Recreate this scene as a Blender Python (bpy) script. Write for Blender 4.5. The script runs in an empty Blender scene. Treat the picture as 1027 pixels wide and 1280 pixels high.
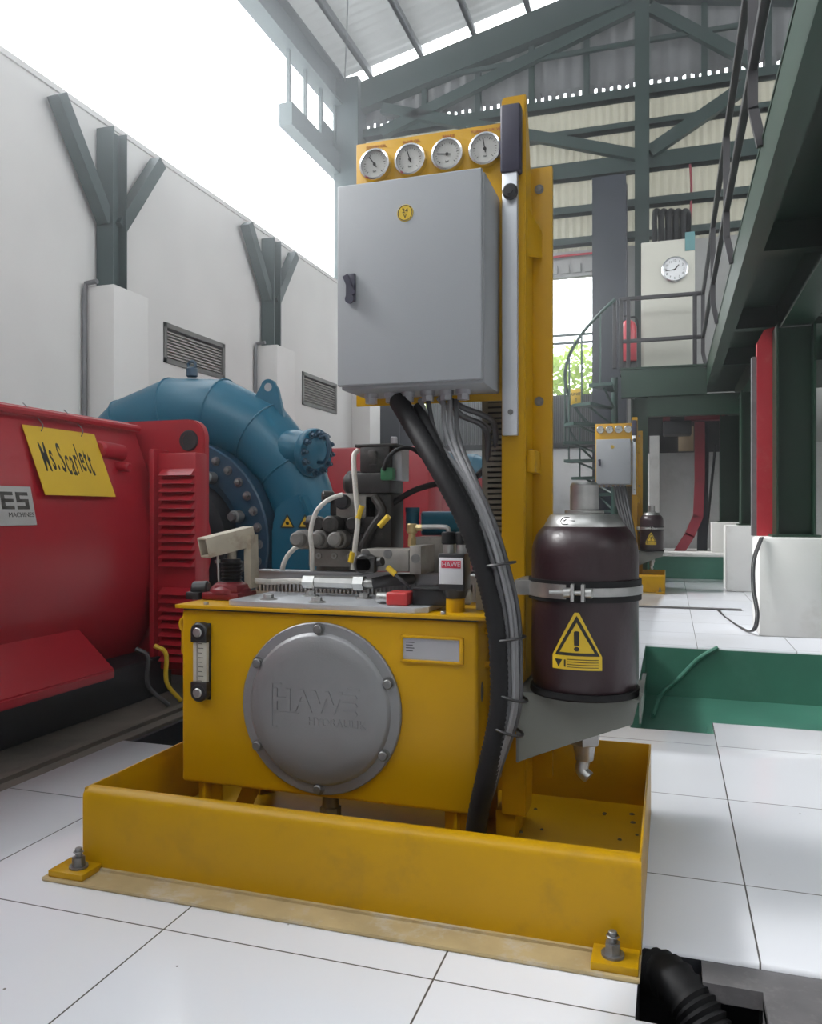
import bpy, bmesh, math, random
from mathutils import Vector, Matrix
random.seed(7)
R = math.radians
SC = bpy.context.scene
COL = SC.collection

# ---------------------------------------------------------------- camera, sky, exposure
CAM_H, YAW, FPX = 0.90, R(17.9), 1003.0          # metres, turn to the left, focal length in px of a 1027x1280 frame
cam_d = bpy.data.cameras.new('camera'); cam = bpy.data.objects.new('camera', cam_d); COL.objects.link(cam)
cam.location = (0, 0, CAM_H); cam.rotation_euler = (R(90), 0, YAW)
cam_d.sensor_width = 36.0; cam_d.sensor_fit = 'AUTO'; cam_d.lens = FPX / 1280 * 36.0
cam_d.clip_start = 0.02; cam_d.clip_end = 200
SC.camera = cam
SKY = 4.0
w = bpy.data.worlds.new('sky'); SC.world = w; w.use_nodes = True
bg = w.node_tree.nodes['Background']; bg.inputs[0].default_value = (0.93, 0.97, 1.0, 1); bg.inputs[1].default_value = SKY
sun_d = bpy.data.lights.new('sun', 'SUN'); sun = bpy.data.objects.new('sun', sun_d); COL.objects.link(sun)
sun_d.energy = 4.2; sun_d.angle = R(15); sun.rotation_euler = (R(8), R(-48), 0)     # hazy sun coming in over the left wall
SC.view_settings.view_transform = 'Standard'; SC.view_settings.look = 'None'
SC.view_settings.gamma = 1.0; SC.view_settings.exposure = 0.12
SC.view_settings.use_curve_mapping = False
SC.cycles.max_bounces = 10; SC.cycles.diffuse_bounces = 5; SC.cycles.glossy_bounces = 4
SC.cycles.use_denoising = True
SC.cycles.sample_clamp_indirect = 6.0

# pixel of the photograph -> point on a plane of the place (used to read sizes off the picture)
_c, _s = math.cos(YAW), math.sin(YAW)
def ray(px, py):
    x = (px - 513.5) / FPX; u = (640 - py) / FPX
    return (-_s + _c * x, _c + _s * x, u)
def aty(px, py, y):
    d = ray(px, py); t = y / d[1]; return Vector((d[0] * t, y, CAM_H + d[2] * t))
def atx(px, py, x):
    d = ray(px, py); t = x / d[0]; return Vector((x, d[1] * t, CAM_H + d[2] * t))
def atz(px, py, z=0.0):
    d = ray(px, py); t = (z - CAM_H) / d[2]; return Vector((d[0] * t, d[1] * t, z))

# ---------------------------------------------------------------- materials
def srgb(r, g, b):
    f = lambda v: (v / 255 / 12.92) if v <= 10 else ((v / 255 + 0.055) / 1.055) ** 2.4
    return (f(r), f(g), f(b), 1)
def mat(name, col, rough=0.5, metal=0.0, vary=0.08, scale=6.0, bump=0.0, bscale=60.0, coat=0.0, spec=0.5, dirt=None, dscale=3.0, damt=0.5):
    m = bpy.data.materials.new(name); m.use_nodes = True
    nt = m.node_tree; N = nt.nodes; L = nt.links; b = N['Principled BSDF']
    b.inputs['Roughness'].default_value = rough; b.inputs['Metallic'].default_value = metal
    b.inputs['Coat Weight'].default_value = coat; b.inputs['Specular IOR Level'].default_value = spec
    tc = N.new('ShaderNodeTexCoord')
    nz = N.new('ShaderNodeTexNoise'); nz.inputs['Scale'].default_value = scale; nz.inputs['Detail'].default_value = 5
    L.new(tc.outputs['Object'], nz.inputs['Vector'])
    mr = N.new('ShaderNodeMapRange'); mr.inputs[1].default_value = 0.3; mr.inputs[2].default_value = 0.7
    mr.inputs[3].default_value = 1 - vary; mr.inputs[4].default_value = 1 + vary
    L.new(nz.outputs[0], mr.inputs[0])
    hs = N.new('ShaderNodeHueSaturation'); hs.inputs['Color'].default_value = col
    L.new(mr.outputs[0], hs.inputs['Value'])
    out = hs.outputs[0]
    if dirt:
        n2 = N.new('ShaderNodeTexNoise'); n2.inputs['Scale'].default_value = dscale; n2.inputs['Detail'].default_value = 9
        n2.inputs['Roughness'].default_value = 0.7
        L.new(tc.outputs['Object'], n2.inputs['Vector'])
        rp = N.new('ShaderNodeMapRange'); rp.inputs[1].default_value = 0.52; rp.inputs[2].default_value = 0.72
        rp.inputs[3].default_value = 0; rp.inputs[4].default_value = damt
        L.new(n2.outputs[0], rp.inputs[0])
        mx = N.new('ShaderNodeMixRGB'); mx.inputs[2].default_value = dirt
        L.new(rp.outputs[0], mx.inputs[0]); L.new(out, mx.inputs[1]); out = mx.outputs[0]
    L.new(out, b.inputs['Base Color'])
    if bump:
        n3 = N.new('ShaderNodeTexNoise'); n3.inputs['Scale'].default_value = bscale; n3.inputs['Detail'].default_value = 3
        L.new(tc.outputs['Object'], n3.inputs['Vector'])
        bp = N.new('ShaderNodeBump'); bp.inputs['Strength'].default_value = bump; bp.inputs['Distance'].default_value = 0.004
        L.new(n3.outputs[0], bp.inputs['Height']); L.new(bp.outputs[0], b.inputs['Normal'])
    return m
def translucent(name, col, amount, tint=None, vary=0.05):
    m = mat(name, col, 0.6, vary=vary)
    nt = m.node_tree; N = nt.nodes; L = nt.links
    t = N.new('ShaderNodeBsdfTranslucent'); t.inputs[0].default_value = tint or col
    mx = N.new('ShaderNodeMixShader'); mx.inputs[0].default_value = amount
    L.new(N['Principled BSDF'].outputs[0], mx.inputs[1]); L.new(t.outputs[0], mx.inputs[2])
    L.new(mx.outputs[0], N['Material Output'].inputs['Surface'])
    return m
def tile_mat():
    m = bpy.data.materials.new('white_gloss_tiles'); m.use_nodes = True
    nt = m.node_tree; N = nt.nodes; L = nt.links; b = N['Principled BSDF']
    g = N.new('ShaderNodeNewGeometry'); mp = N.new('ShaderNodeMapping')
    mp.inputs['Location'].default_value = (-0.171 + 12.1, -2.088 + 12.1, 0)
    L.new(g.outputs['Position'], mp.inputs['Vector'])
    br = N.new('ShaderNodeTexBrick'); br.offset = 0; br.squash = 1
    for k, v in (('Scale', 1), ('Mortar Size', 0.0021), ('Mortar Smooth', 0.2), ('Bias', 0.0), ('Brick Width', 0.605), ('Row Height', 0.605)):
        br.inputs[k].default_value = v
    br.inputs['Color1'].default_value = (0.80, 0.815, 0.86, 1); br.inputs['Color2'].default_value = (0.75, 0.77, 0.815, 1)
    br.inputs['Mortar'].default_value = (0.10, 0.095, 0.09, 1)
    L.new(mp.outputs[0], br.inputs['Vector'])
    n = N.new('ShaderNodeTexNoise'); n.inputs['Scale'].default_value = 1.3; n.inputs['Detail'].default_value = 8
    L.new(g.outputs['Position'], n.inputs['Vector'])
    r1 = N.new('ShaderNodeMapRange'); r1.inputs[1].default_value = .5; r1.inputs[2].default_value = .8; r1.inputs[3].default_value = 0; r1.inputs[4].default_value = .35
    L.new(n.outputs[0], r1.inputs[0])
    mx = N.new('ShaderNodeMixRGB'); mx.inputs[2].default_value = (0.55, 0.54, 0.52, 1)
    L.new(r1.outputs[0], mx.inputs[0]); L.new(br.outputs['Color'], mx.inputs[1])
    sp = N.new('ShaderNodeTexVoronoi'); sp.inputs['Scale'].default_value = 9.0
    L.new(g.outputs['Position'], sp.inputs['Vector'])
    lt = N.new('ShaderNodeMath'); lt.operation = 'LESS_THAN'; lt.inputs[1].default_value = 0.028
    L.new(sp.outputs['Distance'], lt.inputs[0])
    mx2 = N.new('ShaderNodeMixRGB'); mx2.inputs[2].default_value = (0.2, 0.19, 0.17, 1)
    L.new(lt.outputs[0], mx2.inputs[0]); L.new(mx.outputs[0], mx2.inputs[1])
    L.new(mx2.outputs[0], b.inputs['Base Color'])
    r2 = N.new('ShaderNodeMapRange'); r2.inputs[3].default_value = 0.07; r2.inputs[4].default_value = 0.22
    L.new(n.outputs[0], r2.inputs[0]); L.new(r2.outputs[0], b.inputs['Roughness'])
    bp = N.new('ShaderNodeBump'); bp.inputs['Strength'].default_value = 0.5; bp.inputs['Distance'].default_value = 0.002; bp.invert = True
    L.new(br.outputs['Fac'], bp.inputs['Height']); L.new(bp.outputs[0], b.inputs['Normal'])
    return m

MT = {}
def defmats():
    D = MT
    D['tile'] = tile_mat()
    D['plaster'] = mat('white_plaster', (0.66, 0.645, 0.63, 1), 0.85, vary=0.05, scale=1.2, bump=0.15, bscale=30)
    D['plaster_far'] = mat('white_painted_block', (0.72, 0.72, 0.72, 1), 0.8, vary=0.05, scale=1.5, dirt=(0.3, 0.3, 0.28, 1), dscale=2.2, damt=0.35)
    D['plinth'] = mat('white_painted_concrete', (0.78, 0.78, 0.76, 1), 0.7, vary=0.05, scale=3, bump=0.2, bscale=40, dirt=(0.45, 0.42, 0.36, 1), dscale=2.5, damt=0.4)
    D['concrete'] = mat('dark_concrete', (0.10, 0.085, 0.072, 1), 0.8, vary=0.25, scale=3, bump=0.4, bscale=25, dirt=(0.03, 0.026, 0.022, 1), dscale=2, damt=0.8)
    D['pit'] = mat('pit_black', (0.012, 0.013, 0.018, 1), 0.7, vary=0.3)
    D['cover_grey'] = mat('grey_dusty_steel', (0.13, 0.125, 0.13, 1), 0.55, vary=0.15, scale=14, dirt=(0.3, 0.29, 0.28, 1), dscale=40, damt=0.3)
    D['trench_green'] = mat('green_floor_paint', (0.055, 0.19, 0.135, 1), 0.35, vary=0.15, scale=3, dirt=(0.12, 0.27, 0.21, 1), dscale=4, damt=0.35)
    D['teal'] = mat('teal_paint', (0.03, 0.20, 0.22, 1), 0.4)
    D['green'] = mat('dark_green_steel', (0.008, 0.036, 0.019, 1), 0.42, vary=0.15, scale=2, dirt=(0.014, 0.035, 0.025, 1), dscale=3, damt=0.4)
    D['slate'] = mat('slate_green_steel', (0.034, 0.058, 0.060, 1), 0.5, vary=0.12, scale=2)
    D['truss'] = mat('truss_green_steel', (0.014, 0.034, 0.030, 1), 0.5, vary=0.12, scale=2)
    D['navy'] = mat('blue_black_steel', (0.014, 0.018, 0.032, 1), 0.45, vary=0.2, scale=2)
    D['rail'] = mat('dark_grey_rail', (0.035, 0.032, 0.036, 1), 0.45, vary=0.15, scale=5)
    D['stair'] = mat('green_grey_stair_steel', (0.022, 0.06, 0.048, 1), 0.45, vary=0.15, scale=5)
    D['roof'] = translucent('roof_sheet', (0.30, 0.31, 0.32, 1), 0.05, (0.85, 0.87, 0.83, 1))
    D['purlin'] = mat('purlin_steel', (0.12, 0.13, 0.14, 1), 0.5)
    D['gable_up'] = translucent('gable_sheet_upper', (0.15, 0.155, 0.16, 1), 0.015, (0.6, 0.6, 0.6, 1))
    D['gable_low'] = translucent('gable_sheet_lower', (0.27, 0.26, 0.22, 1), 0.17, (0.64, 0.61, 0.48, 1))
    D['greywall'] = mat('grey_render', (0.34, 0.34, 0.33, 1), 0.8, vary=0.06)
    D['louvre'] = mat('louvre_frame', (0.10, 0.095, 0.09, 1), 0.5)
    D['slat'] = mat('louvre_slat', (0.46, 0.44, 0.42, 1), 0.5)
    D['near_black'] = mat('near_black_fill', (0.02, 0.02, 0.022, 1), 0.9)  # near-black fill, stands in for shade in louvre gaps and under the landing
    D['fence'] = mat('fence_slat_grey', (0.10, 0.105, 0.11, 1), 0.5)
    D['leaf'] = translucent('hedge_leaves', (0.30, 0.42, 0.08, 1), 0.35, (0.45, 0.6, 0.12, 1), vary=0.4)
    D['conduit'] = mat('grey_conduit', (0.16, 0.16, 0.17, 1), 0.5)
    # power unit
    D['yellow'] = mat('yellow_paint', (0.48, 0.262, 0.001, 1), 0.36, vary=0.05, scale=3, bump=0.06, bscale=120, spec=0.3)
    D['yellow_tray'] = mat('yellow_paint_worn', (0.44, 0.243, 0.001, 1), 0.36, vary=0.06, scale=3, bump=0.08, bscale=90, spec=0.3, dirt=(0.20, 0.12, 0.03, 1), dscale=9, damt=0.35)
    D['grout_bed'] = mat('yellow_stained_grout', (0.42, 0.32, 0.16, 1), 0.75, vary=0.15, scale=8, bump=0.6, bscale=45, dirt=(0.50, 0.49, 0.47, 1), dscale=7, damt=0.8)
    D['alu'] = mat('cast_aluminium', (0.25, 0.252, 0.26, 1), 0.45, metal=0.55, vary=0.10, scale=5, bump=0.12, bscale=160)
    D['alu_bar'] = mat('aluminium_bar', (0.55, 0.57, 0.60, 1), 0.38, metal=0.6, vary=0.06, scale=10)
    D['zinc'] = mat('zinc_steel', (0.42, 0.42, 0.41, 1), 0.35, metal=0.85, vary=0.12, scale=30)
    D['bolt_dark'] = mat('dull_bolt_steel', (0.20, 0.20, 0.20, 1), 0.45, metal=0.7, vary=0.2, scale=30)
    D['chrome'] = mat('polished_bezel', (0.75, 0.76, 0.78, 1), 0.15, metal=1.0, vary=0.03)
    D['dial'] = mat('gauge_dial', (0.42, 0.42, 0.40, 1), 0.35, vary=0.1, scale=20)
    D['black'] = mat('black_plastic', (0.012, 0.012, 0.014, 1), 0.42, vary=0.2)
    D['rubber'] = mat('black_rubber', (0.009, 0.009, 0.010, 1), 0.6, vary=0.2, scale=30, spec=0.25)
    D['grip'] = mat('dark_blue_grip', (0.022, 0.020, 0.042, 1), 0.5, vary=0.15)
    D['cabinet'] = mat('light_grey_enamel', (0.285, 0.30, 0.315, 1), 0.42, vary=0.03, scale=2, bump=0.08, bscale=260)
    D['cab_body'] = mat('grey_enamel_sides', (0.27, 0.28, 0.29, 1), 0.42, vary=0.03)
    D['grey_bracket'] = mat('grey_bracket_paint', (0.17, 0.18, 0.165, 1), 0.5, vary=0.08, scale=5)
    D['maroon'] = mat('maroon_enamel', (0.024, 0.010, 0.013, 1), 0.36, vary=0.12, scale=6, bump=0.25, bscale=60)
    D['duct'] = mat('grey_brown_duct', (0.14, 0.125, 0.095, 1), 0.6)
    D['cable_grey'] = mat('grey_cable', (0.20, 0.20, 0.21, 1), 0.5)
    D['cable_dark'] = mat('dark_grey_cable', (0.06, 0.06, 0.064, 1), 0.5)
    D['cable_white'] = mat('dirty_white_cable', (0.52, 0.50, 0.46, 1), 0.5, dirt=(0.2, 0.19, 0.17, 1), dscale=20, damt=0.6)
    D['manifold'] = mat('dirty_grey_manifold', (0.25, 0.235, 0.215, 1), 0.5, metal=0.25, vary=0.2, scale=18, dirt=(0.06, 0.055, 0.05, 1), dscale=14, damt=0.7)
    D['solenoid'] = mat('dusty_black_solenoid', (0.015, 0.0135, 0.013, 1), 0.5, vary=0.3, scale=20, dirt=(0.10, 0.09, 0.08, 1), dscale=18, damt=0.6)
    D['knob_grey'] = mat('dusty_grey_knob', (0.15, 0.14, 0.13, 1), 0.6, vary=0.25, scale=30)
    D['brass'] = mat('brass', (0.50, 0.40, 0.20, 1), 0.35, metal=0.8)
    D['pump_red'] = mat('dark_red_casting', (0.16, 0.012, 0.018, 1), 0.4, bump=0.2)
    D['cap_red'] = mat('red_cap', (0.42, 0.03, 0.03, 1), 0.4)
    D['lever_beige'] = mat('worn_beige_paint', (0.36, 0.32, 0.25, 1), 0.5, vary=0.15, scale=12, dirt=(0.16, 0.10, 0.06, 1), dscale=16, damt=0.7)
    D['yellow_tag'] = mat('yellow_label', (0.62, 0.42, 0.02, 1), 0.4)
    D['ink'] = mat('black_print', (0.015, 0.013, 0.012, 1), 0.5)
    D['ink_red'] = mat('red_print', (0.30, 0.05, 0.02, 1), 0.5)
    D['white_label'] = mat('white_label', (0.55, 0.56, 0.58, 1), 0.35)
    D['red_label'] = mat('red_label', (0.55, 0.02, 0.06, 1), 0.4)
    D['plate_grey'] = mat('grey_type_plate', (0.36, 0.36, 0.38, 1), 0.4, metal=0.3)
    D['glass_tube'] = mat('clear_level_tube', (0.42, 0.40, 0.34, 1), 0.12, vary=0.12, scale=20)
    D['green_plug'] = mat('green_connector', (0.03, 0.16, 0.07, 1), 0.4)
    # machines
    D['red'] = mat('crimson_machine_paint', (0.34, 0.014, 0.024, 1), 0.30, vary=0.06, scale=2, bump=0.10, bscale=12, coat=0.05, spec=0.4)
    D['red_dark'] = mat('crimson_louvre_gap', (0.06, 0.006, 0.008, 1), 0.5)
    D['blue'] = mat('turbine_blue_paint', (0.008, 0.105, 0.175, 1), 0.34, vary=0.08, scale=3, bump=0.08, bscale=10, coat=0.0, spec=0.4)
    D['blue_dark'] = mat('turbine_dark_blue', (0.010, 0.045, 0.085, 1), 0.4, vary=0.12, scale=4)
    D['dark_steel'] = mat('dark_machine_steel', (0.02, 0.02, 0.024, 1), 0.5, vary=0.2)
    D['sign_yellow'] = mat('yellow_sign_sheet', (0.62, 0.40, 0.01, 1), 0.45, vary=0.05, scale=4)
    D['label_silver'] = mat('silver_label', (0.40, 0.39, 0.38, 1), 0.35, metal=0.2)
    D['label_ink'] = mat('grey_logo_print', (0.06, 0.055, 0.05, 1), 0.4)
    D['column_red'] = mat('red_steel_column', (0.42, 0.018, 0.030, 1), 0.45, vary=0.08, scale=4, dirt=(0.55, 0.25, 0.22, 1), dscale=9, damt=0.25)
    D['crane_red'] = mat('faded_red_steel', (0.28, 0.03, 0.05, 1), 0.5)
    D['cream'] = mat('cream_enamel', (0.58, 0.57, 0.50, 1), 0.45, vary=0.03)
    D['ext_red'] = mat('extinguisher_red', (0.55, 0.03, 0.05, 1), 0.25)
    D['clock_white'] = mat('clock_face', (0.78, 0.79, 0.80, 1), 0.3)
    D['tag_teal'] = mat('teal_tag', (0.12, 0.28, 0.29, 1), 0.5)
    D['wood'] = mat('plywood', (0.42, 0.32, 0.20, 1), 0.7)
defmats()

# ---------------------------------------------------------------- mesh builder
class MB:
    def __init__(s): s.bm = bmesh.new()
    def _merge(s, t, smooth=None):
        me = bpy.data.meshes.new('t'); t.to_mesh(me); t.free(); s.bm.from_mesh(me); bpy.data.meshes.remove(me); return s
    def box(s, x0, x1, y0, y1, z0, z1, bev=0.0, seg=2, M=None):
        t = bmesh.new(); bmesh.ops.create_cube(t, size=1)
        for v in t.verts:
            v.co = Vector(((x0 + x1) / 2 + v.co.x * abs(x1 - x0), (y0 + y1) / 2 + v.co.y * abs(y1 - y0), (z0 + z1) / 2 + v.co.z * abs(z1 - z0)))
        if bev: bmesh.ops.bevel(t, geom=t.edges[:], offset=bev, segments=seg, profile=0.5, affect='EDGES')
        if M: bmesh.ops.transform(t, matrix=M, verts=t.verts[:])
        return s._merge(t)
    def bar(s, a, b, wx, wz, up=(0, 0, 1), bev=0.0):
        a, b = Vector(a), Vector(b); d = b - a; L = d.length; d.normalize(); up = Vector(up)
        if abs(d.dot(up)) > 0.99: up = Vector((0, 1, 0))
        sx = d.cross(up).normalized(); uz = sx.cross(d).normalized()
        M = Matrix(((sx.x, d.x, uz.x, a.x), (sx.y, d.y, uz.y, a.y), (sx.z, d.z, uz.z, a.z), (0, 0, 0, 1)))
        return s.box(-wx / 2, wx / 2, 0, L, -wz / 2, wz / 2, bev, M=M)
    def prism(s, pts, vec, bev=0.0):
        t = bmesh.new(); vs = [t.verts.new(Vector(p)) for p in pts]; f = t.faces.new(vs)
        r = bmesh.ops.extrude_face_region(t, geom=[f])
        bmesh.ops.translate(t, vec=Vector(vec), verts=[v for v in r['geom'] if isinstance(v, bmesh.types.BMVert)])
        bmesh.ops.recalc_face_normals(t, faces=t.faces[:])
        if bev: bmesh.ops.bevel(t, geom=t.edges[:], offset=bev, segments=2, affect='EDGES')
        return s._merge(t)
    def lathe(s, prof, origin, axis=(0, 0, 1), n=32, a0=0.0, a1=2 * math.pi):
        # prof: list of (radius, height along axis)
        ax = Vector(axis).normalized(); ref = Vector((0, 0, 1)) if abs(ax.z) < 0.9 else Vector((1, 0, 0))
        u = ref.cross(ax).normalized(); v = ax.cross(u); o = Vector(origin)
        full = abs(a1 - a0) > 6.28; t = bmesh.new(); rings = []
        for (r, h) in prof:
            if r < 1e-6: rings.append([t.verts.new(o + ax * h)])
            else:
                k = n if full else n + 1
                rings.append([t.verts.new(o + ax * h + (u * math.cos(a0 + (a1 - a0) * i / n) + v * math.sin(a0 + (a1 - a0) * i / n)) * r) for i in range(k)])
        for A, B in zip(rings, rings[1:]):
            if len(A) == 1 and len(B) == 1: continue
            m = max(len(A), len(B)); rng = range(m if full else m - 1)
            for i in rng:
                j = (i + 1) % m
                try:
                    if len(A) == 1: t.faces.new((A[0], B[i], B[j]))
                    elif len(B) == 1: t.faces.new((A[i], A[j], B[0]))
                    else: t.faces.new((A[i], A[j], B[j], B[i]))
                except ValueError: pass
        bmesh.ops.recalc_face_normals(t, faces=t.faces[:])
        return s._merge(t)
    def cyl(s, a, b, r, r2=None, n=24, bev=0.0):
        a, b = Vector(a), Vector(b); L = (b - a).length; r2 = r if r2 is None else r2
        p = [(0, 0)]
        if bev: p += [(r - bev, 0), (r, bev), (r2, L - bev), (r2 - bev, L)]
        else: p += [(r, 0), (r2, L)]
        return s.lathe(p + [(0, L)], a, b - a, n)
    def hexbolt(s, p, axis, r, h, stud=0.0):
        p, ax = Vector(p), Vector(axis).normalized()
        s.cyl(p, p + ax * h * 0.2, r * 1.45, n=20)
        s.cyl(p + ax * h * 0.2, p + ax * h, r, n=6)
        if stud: s.cyl(p + ax * h, p + ax * (h + stud), r * 0.55, n=12, bev=r * 0.1)
        else: s.cyl(p + ax * h, p + ax * h * 1.06, r * 0.7, r * 0.5, n=12)
        return s
    def tube(s, pts, r, n=12, smooth=True, sub=8, closed=False, rad=None, ripple=0.0, pitch=0.01):
        P = [Vector(p) for p in pts]
        if smooth and len(P) > 2:
            Q = []; RR = []; m = len(P); rng = range(m if closed else m - 1)
            for i in rng:
                p0 = P[(i - 1) % m] if (closed or i > 0) else P[0] * 2 - P[1]
                p1 = P[i]; p2 = P[(i + 1) % m]
                p3 = P[(i + 2) % m] if (closed or i + 2 < m) else P[-1] * 2 - P[-2]
                for k in range(sub):
                    t = k / sub; t2 = t * t; t3 = t2 * t
                    Q.append(0.5 * ((2 * p1) + (-p0 + p2) * t + (2 * p0 - 5 * p1 + 4 * p2 - p3) * t2 + (-p0 + 3 * p1 - 3 * p2 + p3) * t3))
                    if rad: RR.append(rad[i] * (1 - t) + rad[(i + 1) % m] * t)
            if not closed:
                Q.append(P[-1])
                if rad: RR.append(rad[-1])
            P = Q; rad = RR if rad else None
        if ripple:      # resample to a fine pitch for corrugated hose
            Q = [P[0]]; 
            for a, b in zip(P, P[1:]):
                k = max(1, int((b - a).length / (pitch / 2)))
                for i in range(1, k + 1): Q.append(a.lerp(b, i / k))
            P = Q; rad = [r + (ripple if i % 2 else -ripple) for i in range(len(P))]
        t = bmesh.new(); rings = []; m = len(P); nrm = None
        for i, p in enumerate(P):
            if closed: d = (P[(i + 1) % m] - P[(i - 1) % m])
            else: d = P[min(i + 1, m - 1)] - P[max(i - 1, 0)]
            if d.length < 1e-9: d = Vector((0, 0, 1))
            d.normalize()
            if nrm is None:
                ref = Vector((0, 0, 1)) if abs(d.z) < 0.9 else Vector((1, 0, 0)); nrm = d.cross(ref).normalized()
            nrm = (nrm - d * nrm.dot(d)).normalized(); bn = d.cross(nrm)
            rr = rad[i] if rad else r
            rings.append([t.verts.new(p + (nrm * math.cos(2 * math.pi * k / n) + bn * math.sin(2 * math.pi * k / n)) * rr) for k in range(n)])
        pairs = list(zip(rings, rings[1:])) + ([(rings[-1], rings[0])] if closed else [])
        for A, B in pairs:
            for k in range(n): t.faces.new((A[k], A[(k + 1) % n], B[(k + 1) % n], B[k]))
        if not closed: t.faces.new(rings[0][::-1]); t.faces.new(rings[-1])
        bmesh.ops.recalc_face_normals(t, faces=t.faces[:])
        return s._merge(t)
    def torus(s, c, axis, Rr, r, n=24, k=8):
        ax = Vector(axis).normalized(); ref = Vector((0, 0, 1)) if abs(ax.z) < 0.9 else Vector((1, 0, 0))
        u = ref.cross(ax).normalized(); v = ax.cross(u); c = Vector(c)
        return s.tube([c + (u * math.cos(2 * math.pi * i / n) + v * math.sin(2 * math.pi * i / n)) * Rr for i in range(n)], r, k, smooth=False, closed=True)
    def grid(s, rows):
        t = [[s.bm.verts.new(Vector(p)) for p in r] for r in rows]
        for A, B in zip(t, t[1:]):
            for i in range(len(A) - 1): s.bm.faces.new((A[i], A[i + 1], B[i + 1], B[i]))
        return s
    def text(s, txt, size, o, u=(1, 0, 0), v=(0, 0, 1), depth=0.001, sx=1.0, align='CENTER', shear=0.0, spacing=1.0, off=0.0):
        cu = bpy.data.curves.new('t', 'FONT'); cu.body = txt; cu.size = size; cu.extrude = depth; cu.align_x = align; cu.align_y = 'CENTER'
        cu.shear = shear; cu.space_character = spacing; cu.resolution_u = 4; cu.offset = off
        ob = bpy.data.objects.new('t', cu); COL.objects.link(ob); dg = bpy.context.evaluated_depsgraph_get()
        me = bpy.data.meshes.new_from_object(ob.evaluated_get(dg))
        u, v, o = Vector(u).normalized(), Vector(v).normalized(), Vector(o); n = u.cross(v)
        for q in me.vertices: q.co = o + u * q.co.x * sx + v * q.co.y + n * (q.co.z)
        s.bm.from_mesh(me); bpy.data.meshes.remove(me); bpy.data.objects.remove(ob); bpy.data.curves.remove(cu)
        return s
    def build(s, name, m, parent=None, angle=32, base=None, normals=False):
        bm = s.bm
        if normals: bmesh.ops.recalc_face_normals(bm, faces=bm.faces[:])
        lim = R(angle)
        for f in bm.faces: f.smooth = True
        for e in bm.edges:
            if len(e.link_faces) == 2 and e.calc_face_angle(0) > lim: e.smooth = False
        if parent is not None:
            p = parent; off = Vector((0, 0, 0))
            while p is not None: off += p.location; p = p.parent
        else:
            xs = [v.co.x for v in bm.verts]; ys = [v.co.y for v in bm.verts]; zs = [v.co.z for v in bm.verts]
            off = Vector(base) if base else Vector(((min(xs) + max(xs)) / 2, (min(ys) + max(ys)) / 2, min(zs)))
        bmesh.ops.translate(bm, vec=-off, verts=bm.verts[:])
        me = bpy.data.meshes.new(name); bm.to_mesh(me); bm.free()
        me.materials.append(MT[m] if isinstance(m, str) else m)
        o = bpy.data.objects.new(name, me); COL.objects.link(o)
        if parent is not None: o.parent = parent
        else: o.location = off
        return o

def tag(o, label, cat, group=None, kind='thing'):
    o['label'] = label; o['category'] = cat; o['kind'] = kind
    if group: o['group'] = group
    return o
def thing(name, label, cat, loc, group=None):
    o = bpy.data.objects.new(name, None); o.empty_display_size = 0.1; COL.objects.link(o); o.location = loc
    return tag(o, label, cat, group)
def struct(o, label=None):
    o['kind'] = 'structure'
    if label: o['label'] = label
    return o
def copy_tree(o, parent=None, off=None, label=None):
    c = o.copy(); COL.objects.link(c)
    if parent is not None: c.parent = parent
    if off: c.location = o.location + Vector(off)
    if label: c['label'] = label
    for ch in list(o.children): copy_tree(ch, c)
    return c
XP, YP, ZP = (1, 0, 0), (0, 1, 0), (0, 0, 1)
YM = (0, -1, 0)

# ================================================================ THE HALL
XW, YG = -5.0, 13.5            # left wall face, gable wall face
# floor: tiled slab with the openings left out
holes = [(-0.06, 0.168, 1.475, 1.74), (0.168, 1.6, 1.0, 1.74), (-0.16, 0.17, 3.47, 5.68), (0.17, 2.6, 3.655, 5.68),
         (-2.05, -1.52, 2.66, 3.12), (-5.0, -2.05, -3.0, 13.5)]
def floor_slab(x0, x1, y0, y1, hs, z0, z1):
    xs = sorted({x0, x1, *[h[0] for h in hs], *[h[1] for h in hs]}); ys = sorted({y0, y1, *[h[2] for h in hs], *[h[3] for h in hs]})
    xs = [x for x in xs if x0 <= x <= x1]; ys = [y for y in ys if y0 <= y <= y1]
    b = MB(); bm = b.bm; V = {}
    def v(x, y, z):
        k = (round(x, 5), round(y, 5), z)
        if k not in V: V[k] = bm.verts.new(k)
        return V[k]
    solid = lambda i, j: 0 <= i < len(xs) - 1 and 0 <= j < len(ys) - 1 and not any(h[0] - 1e-6 <= (xs[i] + xs[i + 1]) / 2 <= h[1] + 1e-6 and h[2] - 1e-6 <= (ys[j] + ys[j + 1]) / 2 <= h[3] + 1e-6 for h in hs)
    for i in range(len(xs) - 1):
        for j in range(len(ys) - 1):
            if not solid(i, j): continue
            a, c, d, e = xs[i], xs[i + 1], ys[j], ys[j + 1]
            bm.faces.new((v(a, d, z1), v(c, d, z1), v(c, e, z1), v(a, e, z1)))
            if not solid(i - 1, j): bm.faces.new((v(a, d, z0), v(a, d, z1), v(a, e, z1), v(a, e, z0)))
            if not solid(i + 1, j): bm.faces.new((v(c, e, z0), v(c, e, z1), v(c, d, z1), v(c, d, z0)))
            if not solid(i, j - 1): bm.faces.new((v(c, d, z0), v(c, d, z1), v(a, d, z1), v(a, d, z0)))
            if not solid(i, j + 1): bm.faces.new((v(a, e, z0), v(a, e, z1), v(c, e, z1), v(c, e, z0)))
    return b
struct(floor_slab(-5.0, 6.5, -3.0, 13.5, holes, -0.014, 0.0).build('floor', 'tile', base=(0, 5, 0)), 'glossy white square floor tiles')
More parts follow.
